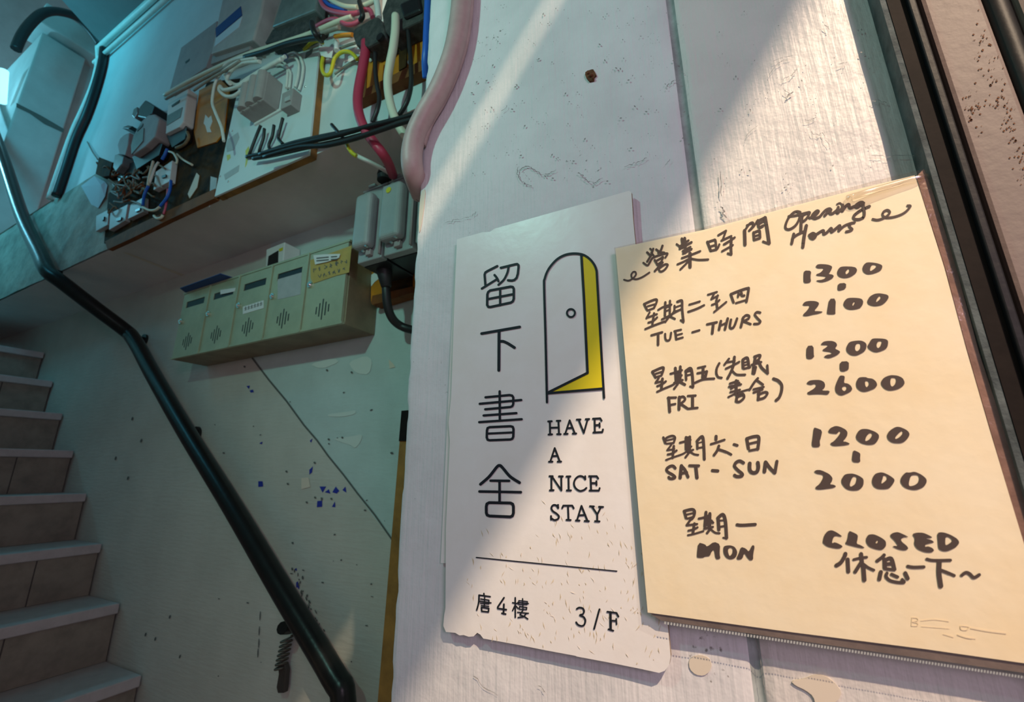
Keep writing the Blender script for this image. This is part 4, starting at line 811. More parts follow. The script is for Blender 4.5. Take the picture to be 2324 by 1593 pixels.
# ================================================================== LETTER BOXES AND METERS
def at_dir(p, q, y): return P(p, q, y)
YF = 0.873
zb_, zt_ = 0.423, 0.697
mx0, mx1 = -1.924, -1.007
mbk = thing('letterbox_bank', 'row of five brushed steel letterboxes mounted on the green stair wall', 'letterboxes', (mx0, 1.0, H0 + zb_))
MB().box((mx0, YF + .004, H0 + zb_), (mx1, 0.9985, H0 + zt_)).build('body', M['mailside'], mbk, .002)
bw = (mx1 - mx0) / 5
for k in range(5):
    a, b = mx0 + bw * k, mx0 + bw * (k + 1)
    mb = MB()
    x0, x1, z0, z1 = a + .006, b - .006, H0 + zb_ + .008, H0 + zt_ - .008
    sx0, sx1, sz0, sz1 = x0 + .026, x1 - .022, z1 - .062, z1 - .036
    for q in ((x0, z0, x1, sz0), (x0, sz1, x1, z1), (x0, sz0, sx0, sz1), (sx1, sz0, x1, sz1)):
        mb.box((q[0], YF - .006, q[1]), (q[2], YF + .003, q[3]))
    dr = mb.build('door', M['mailmetal'], mbk)
    MB().box((sx0, YF - .0035, sz0), (sx1, YF + .0035, sz1)).build('letter_slot', M['black'], dr)
    zc = H0 + zb_ + .150
    xk = x0 + .018
    if k == 4: zc += .004
    MB().disc((xk, YF - .006, zc), .010, (0, -1, 0), .006).disc((xk, YF - .012, zc), .005, (0, -1, 0), .004).build('lock', M['chrome'], dr)
    mb = MB(); cx = (x0 + x1) / 2; cz = H0 + zb_ + .060
    for i, h in enumerate((.012, .022, .034, .022, .012)):
        xx = cx + (i - 2) * .0135; mb.box((xx - .0022, YF - .0066, cz - h), (xx + .0022, YF - .0055, cz + h))
    mb.build('vent_slits', M['black'], dr)
    # raised edge between the doors
    if k < 4: MB().box((b - .0035, YF - .010, H0 + zb_ + .002), (b + .0035, YF + .003, H0 + zt_ - .002)).build('divider', M['mailmetal'], mbk)
MB().box((mx0, YF - .008, H0 + zt_ - .007), (mx1, YF + .003, H0 + zt_)).build('top_rim', M['mailmetal'], mbk)
MB().box((mx0, YF - .008, H0 + zb_), (mx1, YF + .003, H0 + zb_ + .007)).build('bottom_rim', M['mailmetal'], mbk)
for q in ([(711, 640), (722, 640)],):
    pass
# papers on the letterboxes
def paper(name, pts, y, m, label, cat, th=.0012):
    o = slab(pts, y, th).build(name, m); return tag(o, label, cat)
yn = thing('yellow_note', 'yellow handwritten note taped over the rightmost letterbox door', 'note', P(745, 620, YF - .0085))
slab([(704, 590), (720, 585), (798, 557), (792, 618), (760, 626), (711, 643), (705, 632)], YF - .0080, .0010).build('note_paper', M['yellownote'], yn)
H = Ink(YF - .0084); H.crop(360, 360, 3.063)
rk = random.Random(8)
for (x, y, w, h, n_) in ((1085, 775, 190, 40, 6), (1120, 820, 165, 40, 6), (1240, 720, 60, 30, 2)):
    for i in range(n_):
        cx = x + w * i / max(n_ - 1, 1); cy = y - i * (11 if n_ > 2 else 8)
        for _ in range(4):
            H.stroke([(cx + rk.uniform(-11, 11), cy + rk.uniform(-15, 15)), (cx + rk.uniform(-11, 11), cy + rk.uniform(-15, 15))], 4.5)
H.mb.build('note_writing', M['darkmark'], yn)
lt = thing('white_letter', 'white printed letter sticking out of the slot of the rightmost letterbox', 'letter', P(740, 590, YF - .012))
slab([(711, 579), (735, 577), (772, 576), (769, 585), (742, 594), (715, 600)], YF - .0125, .0012).build('letter_paper', M['label'], lt)
H = Ink(YF - .0130); H.crop(0, 0, 1)
for yy in (0, 6): H.stroke([(719, 586 + yy), (745, 583.5 + yy)], 2.8, False); H.stroke([(752, 583 + yy), (764, 582 + yy)], 2.8, False)
H.mb.build('letter_print', M['darkmark'], lt)
st3 = thing('white_sticker', 'white name sticker on the middle letterbox door', 'sticker', P(574, 700, YF - .0075))
slab([(551, 696), (598, 681), (598, 699), (551, 713)], YF - .0072, .0008).build('sticker_paper', M['label'], st3)
H = Ink(YF - .0076); H.crop(0, 0, 1)
for i in range(6): H.stroke([(555 + i * 7, 700 - i * 2.2), (560 + i * 7, 698.5 - i * 2.2)], 1.2); H.stroke([(557.5 + i * 7, 696 - i * 2.2), (557 + i * 7, 704 - i * 2.2)], 1.2); H.stroke([(555 + i * 7, 704 - i * 2.2), (560 + i * 7, 702 - i * 2.2)], 1.0)
H.mb.build('sticker_print', M['darkmark'], st3)
paper('white_strip', [(500, 658), (534, 653), (532, 661), (515, 665), (500, 668)], YF - .0072, M['label'], 'white paper strip at the slot of the second letterbox from the left', 'paper strip')
paper('grey_sticker', [(630, 634), (685, 618), (682, 668), (630, 680)], YF - .0066, M['greypl'], 'large grey sticker on the fourth letterbox door from the left', 'sticker', .0004)
zz = H0 + zt_
fl = MB().prism([Vector((p.x, p.y, zz + .0008)) for p in (PZ(408, 655, zt_), PZ(500, 622, zt_), PZ(531, 632, zt_), PZ(424, 667, zt_))], (0, 0, .0025)).build('blue_folder', M['bluecard'])
tag(fl, 'dark blue card folder lying on top of the left letterboxes', 'folder')
# intercom box above the letterboxes
ic = thing('intercom_box', 'white box with a dark display on the wall above the letterboxes', 'intercom', P(640, 590, .96))
slab([(604, 566), (646, 549), (642, 600), (602, 616)], .93, .0685).build('case', M['whitepl'], ic, .003)
slab([(609, 581), (631, 568), (630, 598), (606, 607)], .9275, .003).build('display', M['bakelite'], ic, .001)
slab([(633, 565), (642, 561), (641, 568), (633, 571)], .9285, .001).build('yellow_sticker', M['yg'], ic)
# grey isolator switches
yb0 = .915
def switch(x0, x1, label, k):
    z0, z1 = H0 + .557, H0 + .785
    r = thing('isolator_switch', label, 'electrical switch', ((x0 + x1) / 2, yb0, z0), 'grey isolator switches')
    MB().box((x0, .825, z0), (x1, yb0 + .02, z1)).build('housing', M['bakelite'], r, .002)
    MB().box((x0, .800, z0 + .001), (x1, .8245, z1 - .001)).build('flange', M['switchgrey'], r, .003)
    w_ = x1 - x0
    MB().box((x0 + .004, .765, z0 + .030), (x1 - .022, .8005, z1 - .032)).build('lid', M['switchgrey'], r, .013, 4)
    MB().box((x0 + w_ * .45, .788, z0 + .012), (x0 + w_ * .66, .8005, z0 + .029)).build('catch', M['warmgrey'], r, .002)
    MB().disc((x0 + w_ * .62, .780, z0 + .032), .0042, (0, -1, 0), .008).disc((x0 + w_ * .42, .786, z0 + .024), .0036, (0, -1, 0), .006).build('screw', M['chrome'], r)
    MB().box((x0 - .004, .800, z1), (x1 + .002, yb0 + .02, z1 + .006)).box((x0 + .02, .795, z1 + .006), (x0 + .045, .83, z1 + .014)).build('top_plate', M['switchgrey'], r, .001)
    MB().tube([(x1 - .003, .795, z0 + .01), (x1 - .003, .795, z1 - .01)], .0035, 8, curve=False).build('hinge_rod', M['warmgrey'], r)
    return r
sw1 = switch(-.893, -.806, 'grey isolator switch nearest the letterboxes, left of its twin', 0)
sw2 = switch(-.797, -.700, 'grey isolator switch with a yellow dot, tucked beside the white sign wall', 1)
dt = MB().disc((-.762, .7645, H0 + .728), .0085, (0, -1, 0), .0015).build('yellow_dot', M['yg'], sw2)
MB().box((-.692, .80, H0 + .57), (-.60, .93, H0 + .80)).build('junction_case', M['switchgrey'], None, .004)
tag(bpy.data.objects['junction_case'], 'grey junction case behind the white sign wall, right of the switches', 'junction case')
wbk = thing('switch_backboard', 'orange plywood backboard with torn white paper behind the grey switches', 'backboard', P(880, 690, .965))
slab([(842, 560), (975, 520), (975, 642), (842, 684)], .965, .033).build('plywood', M['orangewood'], wbk)
slab([(842, 624), (852, 618), (862, 620), (860, 632), (850, 640), (842, 650)], .9635, .001).build('torn_paper', M['label'], wbk)
slab([(886, 640), (936, 624), (936, 652), (886, 668)], .962, .002).build('dark_stain', M['darkwood'], wbk)
slab([(842, 688), (845, 671), (936, 650), (936, 664), (846, 692)], .955, .04).build('lower_batten', M['redbrown'], wbk)
cable('switch_cable', [P(872, 600, .88), P(876, 650, .88), P(879, 690, .89), P(890, 722, .91), P(912, 741, .94), P(945, 750, .95), P(985, 752, .95)], .0125, M['black'], 'thick black cable hanging below the grey switches and curving right', n=12)
o = MB().tube([P(869, 585, .87), P(873, 620, .87), P(877, 652, .88)], .02, 14, rr=[.026, .022, .014]).build('cable_gland', M['black']); o.parent = bpy.data.objects['switch_cable']
gl_ = MB().dome(P(872, 398, .80), .02, (0, 0, 1), flat=1.3).disc(P(872, 410, .80), .02, (0, 0, 1), .015).build('cable_boot', M['black']); tag(gl_, 'black rubber cable boot on top of the left grey switch', 'cable boot')

# --- boards on the upper wall
mbd = thing('meter_board', 'grimy dark wooden board carrying the old meters above the ledge', 'board', P(380, 470, .71))
slab([(236, 552), (490, 440), (512, 330), (545, 178), (470, 186), (445, 250), (430, 300), (372, 330), (300, 372), (246, 440)], .706, .0125).build('plank', M['darkwood'], mbd)
slab([(452, 205), (500, 180), (520, 200), (508, 300), (490, 322), (448, 335), (440, 300)], .702, .004).build('varnished_patch', M['orangewood'], mbd)
slab([(466, 260), (473, 268), (479, 262), (482, 275), (476, 290), (480, 300), (470, 300), (466, 285), (462, 280)], .7005, .0012).build('torn_paper', M['label'], mbd)
slab([(426, 440), (446, 392), (452, 398), (447, 425), (430, 450)], .7035, .0015).build('paint_smear', M['creampatch'], mbd)
slab([(474, 470), (478, 400), (492, 404), (488, 445)], .7035, .002).build('grey_smear', M['greypl'], mbd)
bat = MB().prism(poly(.6875, [(244, 566), (300, 540), (380, 500), (486, 450), (488, 428), (380, 478), (300, 516), (238, 548)]), (0, .017, 0)).build('wooden_batten', M['redbrown'])
tag(bat, 'worn brown wooden batten along the ledge below the old meters', 'batten')
# white distribution panel standing off the wall on a wooden frame
dp = thing('distribution_panel', 'white painted panel with a wooden frame carrying grey breakers', 'electrical panel', P(600, 400, .71))
slab([(545, 180), (725, 97), (700, 350), (487, 446)], .686, .006).build('panel_face', M['panelwhite'], dp)
fr_ = MB()
fr_.prism(poly(.6922, [(713, 103), (725, 97), (700, 350), (688, 356)]), (0, .0275, 0)).prism(poly(.6922, [(487, 446), (700, 350), (702, 338), (489, 433)]), (0, .0275, 0)).prism(poly(.6922, [(545, 180), (556, 175), (498, 442), (487, 446)]), (0, .0275, 0)).prism(poly(.6922, [(545, 180), (725, 97), (723, 110), (543, 193)]), (0, .0275, 0))
fr_.build('wooden_frame', M['wood'], dp)
slab([(508, 396), (543, 374), (541, 389), (511, 408)], .6854, .0005).build('barcode_sticker', M['greypl'], dp)
slab([(694, 120), (711, 108), (707, 122), (692, 134)], .6854, .0005).build('teal_sticker', M['meterglass'], dp)
slab([(557, 342), (564, 332), (566, 345), (560, 372), (556, 380), (558, 360)], .6854, .0005).build('yellow_tape', M['yg'], dp)
slab([(514, 352), (522, 350), (523, 358), (516, 365)], .6854, .0005).build('yellow_tape', M['yg'], dp)
slab([(517, 316), (540, 300), (543, 312), (530, 340), (515, 345), (513, 330)], .6854, .0003).build('faded_smudge', M['greypl'], dp)
mb = MB()
for a, b in ((527, 297), (518, 412), (500, 400), (693, 197), (548, 190)): mb.dome(P(a, b, .686), .0035, (0, -1, 0), flat=.6)
mb.build('screws', M['chrome'], dp)
# three-pole breaker
x0, x1 = P(546, 240, .633).x, P(601, 200, .633).x
zt0, zb0 = P(588, 174, .633).z, P(572, 240, .633).z
br = thing('main_breaker', 'grey three-pole breaker in the middle of the white panel', 'breaker', ((x0 + x1) / 2, .694, zb0))
MB().box((x0, .633, zb0), (x1, .6857, zt0)).build('case', M['warmgrey'], br, .003)
wd = (x1 - x0) / 3
for i in range(3):
    cx = x0 + wd * (i + .5)
    prof = [(cx + math.cos(t) * wd * .46, .633 - math.sin(t) * wd * .42, zb0 + .004) for t in [math.pi * j / 10 for j in range(11)]]
    MB().prism(prof, (0, 0, (zt0 - zb0) * (.96 if i else .86))).disc((cx, .633 + wd * .05, zb0 + .001), .006, (0, 0, -1), .002).build('fuse_carrier', M['warmgrey'], br, .0015)
MB().box((x0 + .004, .680, zb0 - .008), (x1 + .05, .6857, zb0 + .002)).build('terminal_bar', M['label'], br)
s0 = thing('small_breaker', 'small grey breaker right of the three-pole breaker on the white panel', 'breaker', P(660, 250, .694))
slab([(640, 212), (666, 199), (660, 237), (636, 248)], .655, .0307).build('case', M['warmgrey'], s0, .002)
slab([(646, 222), (658, 216), (657, 226), (645, 231)], .650, .0055).build('toggle', M['greypl'], s0, .001)
for i, pts in enumerate(([(592, 284), (582, 308), (570, 340), (566, 354), (580, 354)], [(600, 292), (598, 312), (590, 338), (588, 346)], [(622, 284), (618, 308), (610, 330), (614, 340)], [(642, 268), (634, 300), (632, 314), (642, 326)])):
    cable('breaker_lead', [P(a, b, .668 + .004 * j) for j, (a, b) in enumerate(pts)], .0048, M['black'],
          ('leftmost black lead bending below the three-pole breaker', 'second black lead from the left below the three-pole breaker', 'third black lead from the left below the three-pole breaker', 'rightmost black lead below the three-pole breaker')[i], 'wire', 'breaker leads')
for i, pts in enumerate(([(560, 356), (600, 347), (660, 326), (720, 312), (790, 298), (860, 283), (930, 262), (985, 240)], [(575, 360), (620, 352), (690, 336), (760, 322), (830, 304), (900, 282), (960, 262), (985, 255)],
                         [(590, 350), (650, 334), (700, 322), (770, 306), (840, 286), (905, 270), (985, 246)], [(600, 356), (680, 334), (740, 330), (800, 316), (860, 296), (920, 276), (985, 262)])):
    cable('black_supply_cable', [P(a, b, .679 - .0125 * i) for a, b in pts], .0062, M['black'], ('topmost black cable of the bundle crossing below the white panel', 'lowest black cable of the bundle crossing below the white panel', 'second black cable from the top of the bundle below the white panel', 'third black cable from the top of the bundle below the white panel')[i], 'cable', 'black cable bundle')
ti = MB().tube([P(753, 283, .672), P(765, 297, .668), P(782, 318, .668), P(786, 326, .672)], .005, 8).build('cable_tie', M['black']); tag(ti, 'black tie around the black cable bundle above the yellow wire', 'cable tie')
# white wire loops
loops = (([(648, 128), (600, 155), (560, 180), (540, 193), (522, 186), (510, 172), (506, 160), (515, 145), (540, 133), (575, 128), (600, 128)], 'widest'), ([(640, 134), (590, 164), (552, 190), (530, 200), (508, 204), (500, 196), (498, 206), (512, 218), (530, 218), (548, 206)], 'lowest'),
         ([(590, 140), (560, 142), (535, 152), (520, 168), (515, 182), (522, 190)], 'inner'), ([(580, 132), (545, 138), (520, 152), (500, 168), (488, 190), (483, 215), (482, 235), (490, 258), (503, 290), (508, 320)], 'outer hanging'))
for i, (pts, nm) in enumerate(loops):
    cable('white_wire', [P(a, b, .648 - .006 * i) for a, b in pts], .0060 if i < 3 else .0045, M['whitec'], f'{nm} white wire of the coil above the three-pole breaker', 'wire', 'white wire coil')
for i, (pts, lab) in enumerate((([(650, 126), (668, 120), (680, 128), (688, 150), (685, 180), (678, 205)], 'outer right white lead entering the small breaker'), ([(652, 132), (668, 130), (678, 145), (676, 175), (670, 198)], 'inner right white lead entering the small breaker'),
                         ([(630, 143), (642, 140), (652, 155), (652, 180), (650, 200)], 'left white lead entering the small breaker'), ([(626, 148), (640, 148), (658, 162), (658, 185), (656, 200)], 'middle white lead entering the small breaker'))):
    cable('breaker_wire', [P(a, b, .678) for a, b in pts], .0042, M['whitec'], lab, 'wire', 'white breaker leads')
sl_ = MB().tube([P(641, 132, .6655), P(650, 127, .667)], .0075, 10, curve=False).build('blue_sleeve', M['blue']); tag(sl_, 'short blue sleeve around the white wires above the breakers', 'cable sleeve')
# trunk of cables running up to the right
for i, (pts, r_, m_, lab) in enumerate((([(374, 216), (430, 184), (500, 150), (560, 124), (640, 98), (700, 78), (760, 52), (800, 38)], .0075, 'cream', 'cream cable running up to the right above the white panel'),
                                 ([(376, 224), (440, 190), (510, 154), (566, 131), (640, 105), (705, 84), (770, 62)], .006, 'greyc', 'grey cable just below the cream one above the white panel'),
                                 ([(556, 130), (600, 118), (650, 100), (700, 88), (735, 84)], .008, 'black', 'black cable under the grey one above the white panel'),
                                 ([(440, 205), (480, 178), (520, 155), (545, 138)], .0045, 'greyc', 'thin grey wire climbing from the white meter to the cable trunk'),
                                 ([(612, 112), (650, 100), (690, 90), (720, 78)], .005, 'whitec', 'white wire over the black cable above the white panel'))):
    cable('trunk_cable', [P(a, b, .652 - .011 * (i % 4)) for a, b in pts], r_, M[m_], lab, 'cable', 'cable trunk')
mb = MB().tube([P(708, 52, .63), P(712, 70, .61), P(720, 84, .62), P(730, 92, .64)], .008, 8).build('cable_tie', M['black']); tag(mb, 'black tie around the cable trunk at the top right of the white panel', 'cable tie')
# --- meters
def part(name, pts, y, yb, m, parent, bev=.002): return slab(pts, y, yb - y).build(name, M[m], parent, bev)
pc = thing('cover_plate', 'plain grey-green cover plate left of the meter with the blue label', 'cover plate', P(430, 150, .705))
part('plate', [(383, 210), (411, 108), (493, 47), (482, 112), (468, 152)], .692, .7195, 'warmgrey', pc); part('keyhole', [(420, 140), (430, 133), (429, 138), (421, 144)], .691, .6925, 'bakelite', pc, 0)
tm = thing('electric_meter', 'grey electric meter with a dark blue label at the top of the wall', 'electric meter', P(540, 60, .70), 'meters')
part('case', [(478, 122), (497, 30), (506, -8), (606, -50), (592, 30), (574, 90)], .655, .7195, 'greypl', tm, .006); part('blue_label', [(489, 64), (546, 14), (549, 34), (490, 84)], .653, .6555, 'bluecard', tm, 0); part('white_label', [(490, 86), (549, 38), (541, 62), (486, 106)], .653, .6555, 'paleblue', tm, 0)
part('terminal_cover', [(481, 128), (572, 92), (566, 112), (478, 146)], .672, .7195, 'warmgrey', tm)
gm = thing('electric_meter', 'large grey glass-fronted meter at the top, left of the pink cable loops', 'electric meter', P(660, 60, .70), 'meters')
part('glass', [(616, 62), (640, -10), (728, -50), (716, 22)], .652, .69, 'meterglass', gm, .006); part('base', [(600, 98), (618, 66), (722, 22), (716, 52), (690, 76), (660, 88)], .668, .7195, 'blackdusty', gm, .004); part('back', [(606, 95), (640, -20), (735, -60), (715, 50)], .69, .7195, 'warmgrey', gm)
wm = thing('electric_meter', 'white-cased meter with a black terminal block on the dark board', 'electric meter', P(405, 290, .706), 'meters')
part('case', [(382, 226), (391, 222), (427, 200), (416, 276), (407, 288), (375, 304), (379, 255)], .667, .705, 'whitepl', wm, .004); part('display', [(389, 239), (408, 226), (406, 233), (390, 243)], .6655, .668, 'bakelite', wm, 0); part('glass', [(380, 262), (414, 243), (409, 266), (378, 285)], .6655, .668, 'meterglass', wm, 0)
part('terminal_block', [(378, 308), (410, 290), (418, 278), (424, 290), (420, 315), (390, 335)], .680, .705, 'bakelite', wm)
g2 = thing('electric_meter', 'grey round-topped meter in front of the black one on the dark board', 'electric meter', P(330, 340, .706), 'meters')
part('case', [(306, 300), (318, 278), (338, 260), (350, 258), (362, 268), (352, 310), (330, 332), (301, 352), (297, 330)], .650, .705, 'warmgrey', g2, .006); part('glass', [(304, 304), (326, 290), (324, 320), (298, 350), (297, 330)], .647, .652, 'meterglass', g2, .001); part('display', [(309, 294), (324, 280), (323, 286), (311, 298)], .6480, .6505, 'bakelite', g2, 0)
part('terminal_block', [(300, 356), (332, 338), (352, 320), (368, 326), (360, 352), (310, 384)], .672, .705, 'bakelite', g2)
bm_ = thing('electric_meter', 'black bakelite meter behind the grey round-topped one', 'electric meter', P(340, 250, .71), 'meters')
part('case', [(312, 264), (316, 244), (330, 227), (336, 230), (350, 240), (344, 258), (330, 268)], .655, .7195, 'bakelite', bm_, .004); part('glass', [(299, 262), (303, 247), (311, 242), (312, 254), (305, 268)], .660, .7195, 'meterglass', bm_, .003); part('lever', [(276, 290), (290, 284), (300, 286), (292, 292)], .68, .7195, 'bakelite', bm_, .001)
g3 = thing('electric_meter', 'leftmost glass-fronted meter, low on the dark board', 'electric meter', P(280, 350, .71), 'meters')
part('case', [(266, 330), (271, 316), (284, 304), (294, 300), (290, 330), (284, 352), (270, 350)], .672, .7055, 'warmgrey', g3, .004); part('glass', [(255, 380), (259, 352), (270, 348), (280, 354), (276, 372), (262, 390)], .664, .7055, 'meterglass', g3, .006)
part('terminal_block', [(262, 396), (278, 378), (300, 368), (330, 362), (350, 350), (352, 372), (320, 392), (270, 414)], .690, .7055, 'bakelite', g3)
jb = tag(slab([(224, 356), (255, 368), (248, 399), (232, 402), (216, 394)], .68, .0395).build('junction_box', M['darkwood'], None, .003), 'small brown junction box left of the meters', 'junction box')
ps = thing('wall_paper_sheet', 'pale blue crumpled paper sheet hanging on the wall below the junction box', 'paper', P(220, 430, .712))
MB().add([P(184, 422, .708), P(214, 399, .700), P(238, 412, .704), P(244, 420, .708), P(238, 446, .704), P(223, 472, .708), P(207, 464, .709), P(229, 420, .694)], [(0, 1, 7), (1, 2, 7), (2, 3, 4, 7), (4, 5, 7), (5, 6, 7), (6, 0, 7)]).build('sheet', M['paleblue'], ps)
def small(pts, lab, y=.690, tog=None, m='greypl'):
    r = thing('circuit_breaker', lab, 'breaker', P(pts[0][0], pts[0][1], .705), 'small circuit breakers')
    part('case', pts, y, .7055, m, r, .0015)
    if tog: part('toggle', tog, y - .005, y + .001, 'bakelite', r, .0008)
small([(353, 390), (391, 364), (385, 411), (348, 431)], 'white circuit breaker under the white-cased meter', .686, [(366, 399), (376, 395), (376, 401), (367, 404)], 'whitepl')
small([(218, 490), (247, 475), (244, 510), (217, 525)], 'leftmost circuit breaker of the low row on the dark board', .688, [(231, 494), (236, 491), (235, 499), (231, 501)])
small([(250, 484), (290, 463), (284, 500), (247, 522)], 'middle circuit breaker of the low row on the dark board', .688, [(262, 496), (275, 492), (274, 499), (263, 502)])
small([(296, 464), (326, 447), (325, 480), (290, 497)], 'right-hand circuit breaker of the low row on the dark board', .688, [(306, 476), (318, 471), (317, 477), (307, 481)])
tags_ = tag(slab([(723, 104), (757, 107), (752, 131), (740, 130), (728, 126)], .672, .001).build('cable_tag', M['label']), 'white paper tag on the yellow-green wire beside the panel', 'tag')
# coloured wires around the small breakers
def wires(lst, group=None):
    for pts, r_, m_, y_, lab in lst: cable('wire', [P(a, b, y_) for a, b in pts], r_, M[m_], lab, 'wire', group)
wires((([(388, 410), (386, 430), (378, 450), (364, 468)], .0052, 'blue', .676, 'blue wire hanging from the white circuit breaker'), ([(362, 470), (352, 477), (338, 477), (324, 470)], .0048, 'cream', .674, 'cream wire end between the two blue wires'),
       ([(337, 422), (330, 436), (326, 450), (324, 467)], .0052, 'blue', .674, 'blue wire left of the white circuit breaker'), ([(348, 366), (343, 385), (338, 405), (336, 422)], .005, 'cream', .674, 'cream wire above the left blue wire'),
       ([(360, 368), (352, 380), (345, 400), (338, 420)], .0045, 'whitec', .678, 'pale wire beside the cream one, left of the white circuit breaker'), ([(381, 429), (379, 450), (376, 470), (371, 486)], .004, 'pink', .684, 'pink wire below the white circuit breaker'),
       ([(350, 490), (357, 496), (366, 494), (370, 488)], .005, 'cream', .682, 'cream wire loop at the foot of the pink wire'), ([(384, 344), (394, 348), (402, 362), (400, 372)], .004, 'cream', .672, 'cream wire entering the top of the white circuit breaker'),
       ([(402, 350), (415, 362), (436, 374)], .004, 'cream', .690, 'cream wire crossing the wooden board right of the white circuit breaker'), ([(380, 338), (374, 352), (368, 362)], .0055, 'blue', .672, 'blue wire below the white-cased meter'),
       ([(425, 300), (428, 312), (418, 328), (400, 336)], .0055, 'brownwire', .675, 'tan wire beside the terminal block of the white-cased meter')), 'wires around the small breakers')
rw = random.Random(4)
for i in range(26):
    x, y = rw.uniform(245, 345), 0; y = 490 - (x - 245) * .52 - rw.uniform(22, 85)
    pts = [(x, y)]
    for _ in range(4): pts.append((pts[-1][0] + rw.uniform(-16, 20), pts[-1][1] + rw.uniform(-16, 16)))
    cable('tangled_wire', [P(a, b, .690 - rw.uniform(0, .014)) for a, b in pts], rw.uniform(.0028, .0042), M[rw.choice(['brownwire', 'brownwire', 'greyc', 'redbrown', 'brownwire'])],
          'aged wire in the dusty tangle between the meters and the low breakers', 'wire', 'tangled old wires')
cable('wire', [P(198, 322, .715), P(210, 345, .714), P(222, 362, .712)], .003, M['greyc'], 'thin wire running from the corner cable to the junction box', 'wire')
# --- right of the white panel: service cables and their boards
ob = thing('service_board', 'orange plywood board behind the red and cream cables', 'board', P(900, 150, .705))
slab([(813, 128), (985, 20), (985, 122), (900, 166), (830, 203), (808, 214)], .700, .0195).build('plywood', M['orangewood'], ob)
slab([(806, 214), (985, 122), (985, 148), (900, 186), (802, 232)], .690, .0295).build('lower_batten', M['redbrown'], ob)
slab([(813, 128), (835, 116), (830, 205), (808, 214)], .697, .004).build('stained_edge', M['redbrown'], ob)
slab([(905, 60), (925, 55), (922, 150), (905, 160)], .696, .005).build('dark_strip', M['darkwood'], ob)
mb = MB()
for a, b in ((842, 136), (913, 66), (931, 142)): mb.dome(P(a, b, .697), .007, (0, -1, 0))
mb.build('screw_caps', M['label'], ob)
cb = thing('connector_block', 'dusty black connector block where the red cable starts', 'connector block', P(845, 80, .69))
slab([(799, 80), (803, 66), (856, 36), (868, 48), (876, 84), (834, 106), (806, 100)], .645, .055).build('case', M['blackdusty'], cb, .006)
MB().disc(P(866, 88, .645), .011, (0, -1, 0), .008).build('screw_head', M['bakelite'], cb)
cb2 = thing('fuse_housing', 'large dusty black fuse housing above the orange board', 'fuse housing', P(920, 40, .69))
slab([(866, 30), (880, -10), (985, -60), (985, 26), (950, 48), (912, 66), (884, 84), (872, 70)], .650, .05).build('case', M['blackdusty'], cb2, .008)
slab([(905, 8), (950, -12), (955, 22), (915, 40)], .640, .012).build('carrier', M['bakelite'], cb2, .006)
ub = thing('cable_chamber', 'grey box behind the pink cable loops at the top edge', 'electrical box', P(770, 20, .70))
slab([(715, 60), (728, -40), (860, -60), (856, 30), (800, 62), (760, 58)], .700, .0195).build('case', M['warmgrey'], ub, .003)
tn = lambda l: [P(a, b, y_) for a, b, y_ in l]
cable('red_service_cable', tn([(830, 96, .655), (829, 118, .655), (824, 150, .655), (816, 190, .655), (812, 220, .655), (813, 248, .655), (820, 275, .658), (832, 300, .665), (850, 325, .675), (868, 348, .69), (882, 372, .73), (892, 398, .79)]), .0125, M['red'],
      'thick red cable dropping to the grey switches', n=14)
cable('cream_service_cable', tn([(898, 36, .636), (897, 70, .636), (892, 110, .638), (885, 145, .644), (880, 180, .652), (882, 215, .66), (890, 250, .665), (902, 280, .67), (918, 306, .68), (938, 330, .70), (962, 350, .72)]), .0105, M['cream'], 'thick cream cable right of the red one', n=14)
cable('black_loop_wire', tn([(852, 120, .66), (852, 160, .665), (856, 195, .67), (861, 222, .675), (856, 250, .675), (845, 278, .68)]), .0058, M['black'], 'black wire curving down between the red and cream cables', 'wire')
cable('black_loop_wire', tn([(926, 66, .66), (930, 110, .665), (933, 160, .67), (932, 200, .675), (922, 235, .675), (905, 262, .68)]), .0058, M['black'], 'black wire curving down right of the cream cable', 'wire')
cable('pink_wire', tn([(722, -20, .66), (730, 8, .655), (745, 22, .65), (775, 30, .648), (805, 31, .65), (828, 22, .655), (840, 24, .66), (846, 40, .66)]), .0068, M['pink'], 'upper pink wire loop above the connector block', 'wire', 'pink wires')
cable('pink_wire', tn([(718, 60, .668), (745, 46, .66), (765, 44, .655), (785, 55, .652), (805, 54, .652), (822, 42, .655)]), .0062, M['pink'], 'lower pink wire loop above the connector block', 'wire', 'pink wires')
cable('blue_wire', tn([(728, -8, .662), (745, 10, .658), (765, 18, .655), (785, 22, .655)]), .006, M['blue'], 'blue wire between the pink and cream loops at the top edge', 'wire')
cable('cream_wire', tn([(735, -12, .655), (760, 5, .65), (785, 15, .648), (812, 17, .65)]), .0068, M['cream'], 'cream wire loop above the pink ones at the top edge', 'wire')
cable('cream_wire', tn([(824, 14, .65), (845, 4, .65), (856, -8, .65)]), .0068, M['cream'], 'short cream wire right of the black tie at the top edge', 'wire')
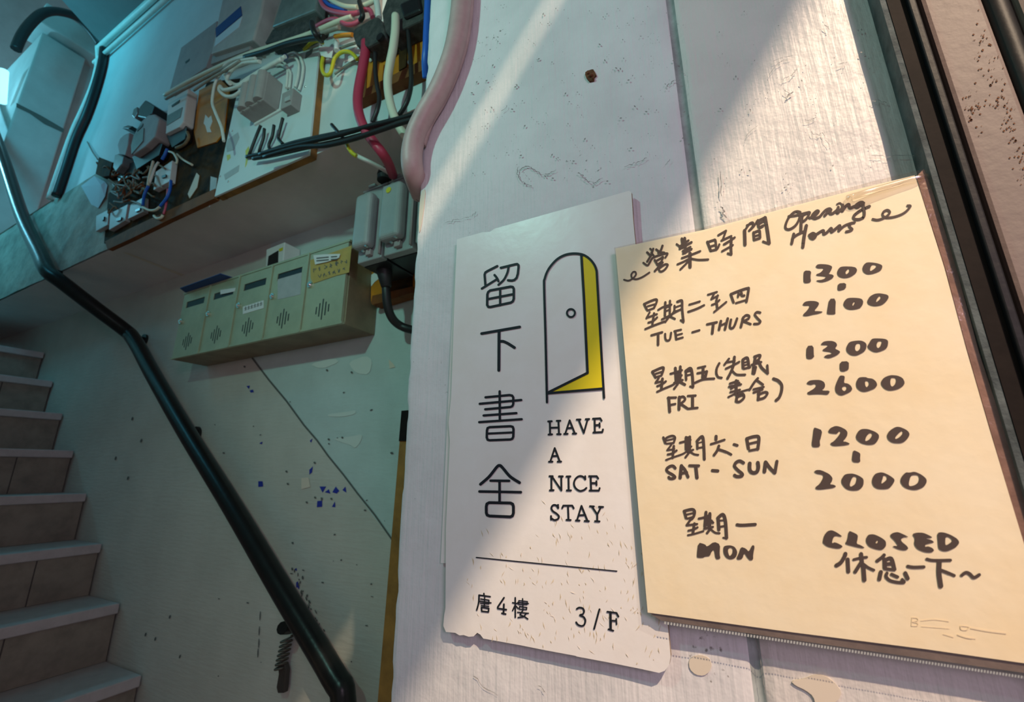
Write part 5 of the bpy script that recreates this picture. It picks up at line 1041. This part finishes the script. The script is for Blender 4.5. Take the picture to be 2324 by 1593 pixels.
cable('white_riser', tn([(850, -20, .652), (856, 10, .652), (860, 42, .652)]), .0085, M['whitec'], 'white cable entering the connector block from above', 'cable')
tt = MB().tube(tn([(816, 4, .642), (820, 20, .640), (823, 36, .642), (818, 46, .648)]), .007, 8).build('cable_tie', M['black']); tag(tt, 'black tie around the pink and cream loops at the top edge', 'cable tie')
cable('earth_wire', tn([(690, 113, .685), (706, 98, .675), (720, 92, .67), (732, 97, .67)]), .0055, M['yg'], 'yellow-green wire arching over the corner of the white panel', 'wire', 'earth wires')
cable('earth_wire', tn([(733, 130, .675), (730, 150, .675), (734, 166, .675), (742, 171, .675), (750, 165, .675), (755, 148, .675), (760, 132, .675), (775, 119, .675), (792, 118, .675), (804, 126, .68), (811, 135, .685)]), .0055, M['yg'], 'looping yellow-green wire below the white tag', 'wire', 'earth wires')
cable('earth_wire', tn([(785, 322, .69), (791, 336, .69), (800, 348, .695), (809, 354, .70)]), .0055, M['yg'], 'short yellow wire at the ledge under the black bundle', 'wire', 'earth wires')
cable('white_thin_wire', tn([(810, 354, .705), (835, 366, .72), (862, 380, .75), (884, 393, .785)]), .006, M['whitec'], 'pale wire from the yellow wire end to the grey switches', 'wire')
cable('orange_sleeve', tn([(760, 83, .66), (780, 80, .66), (800, 79, .66)]), .006, M['orange'], 'short orange sleeve left of the connector block', 'cable sleeve')
cable('grey_wire', tn([(772, 110, .69), (790, 103, .69), (806, 98, .68)]), .004, M['greyc'], 'short grey wire below the orange sleeve', 'wire')
cable('grey_wire', tn([(760, 168, .71), (785, 150, .712), (808, 136, .71)]), .0035, M['greyc'], 'thin grey wire below the arching yellow-green wire', 'wire')
cable('white_connector', tn([(764, 92, .675), (764, 115, .675)]), .0075, M['label'], 'white wire connector right of the paper tag', 'connector')
cable('blue_conduit', tn([(977, -150, .50), (972, 8, .50), (970, 60, .50), (968, 110, .50), (966, 140, .505), (968, 178, .52)]), .0075, M['blue'], 'blue cable at the left arris of the sign wall, top edge', 'cable')

for o in bpy.data.objects:
    if '_base' in o: del o['_base']
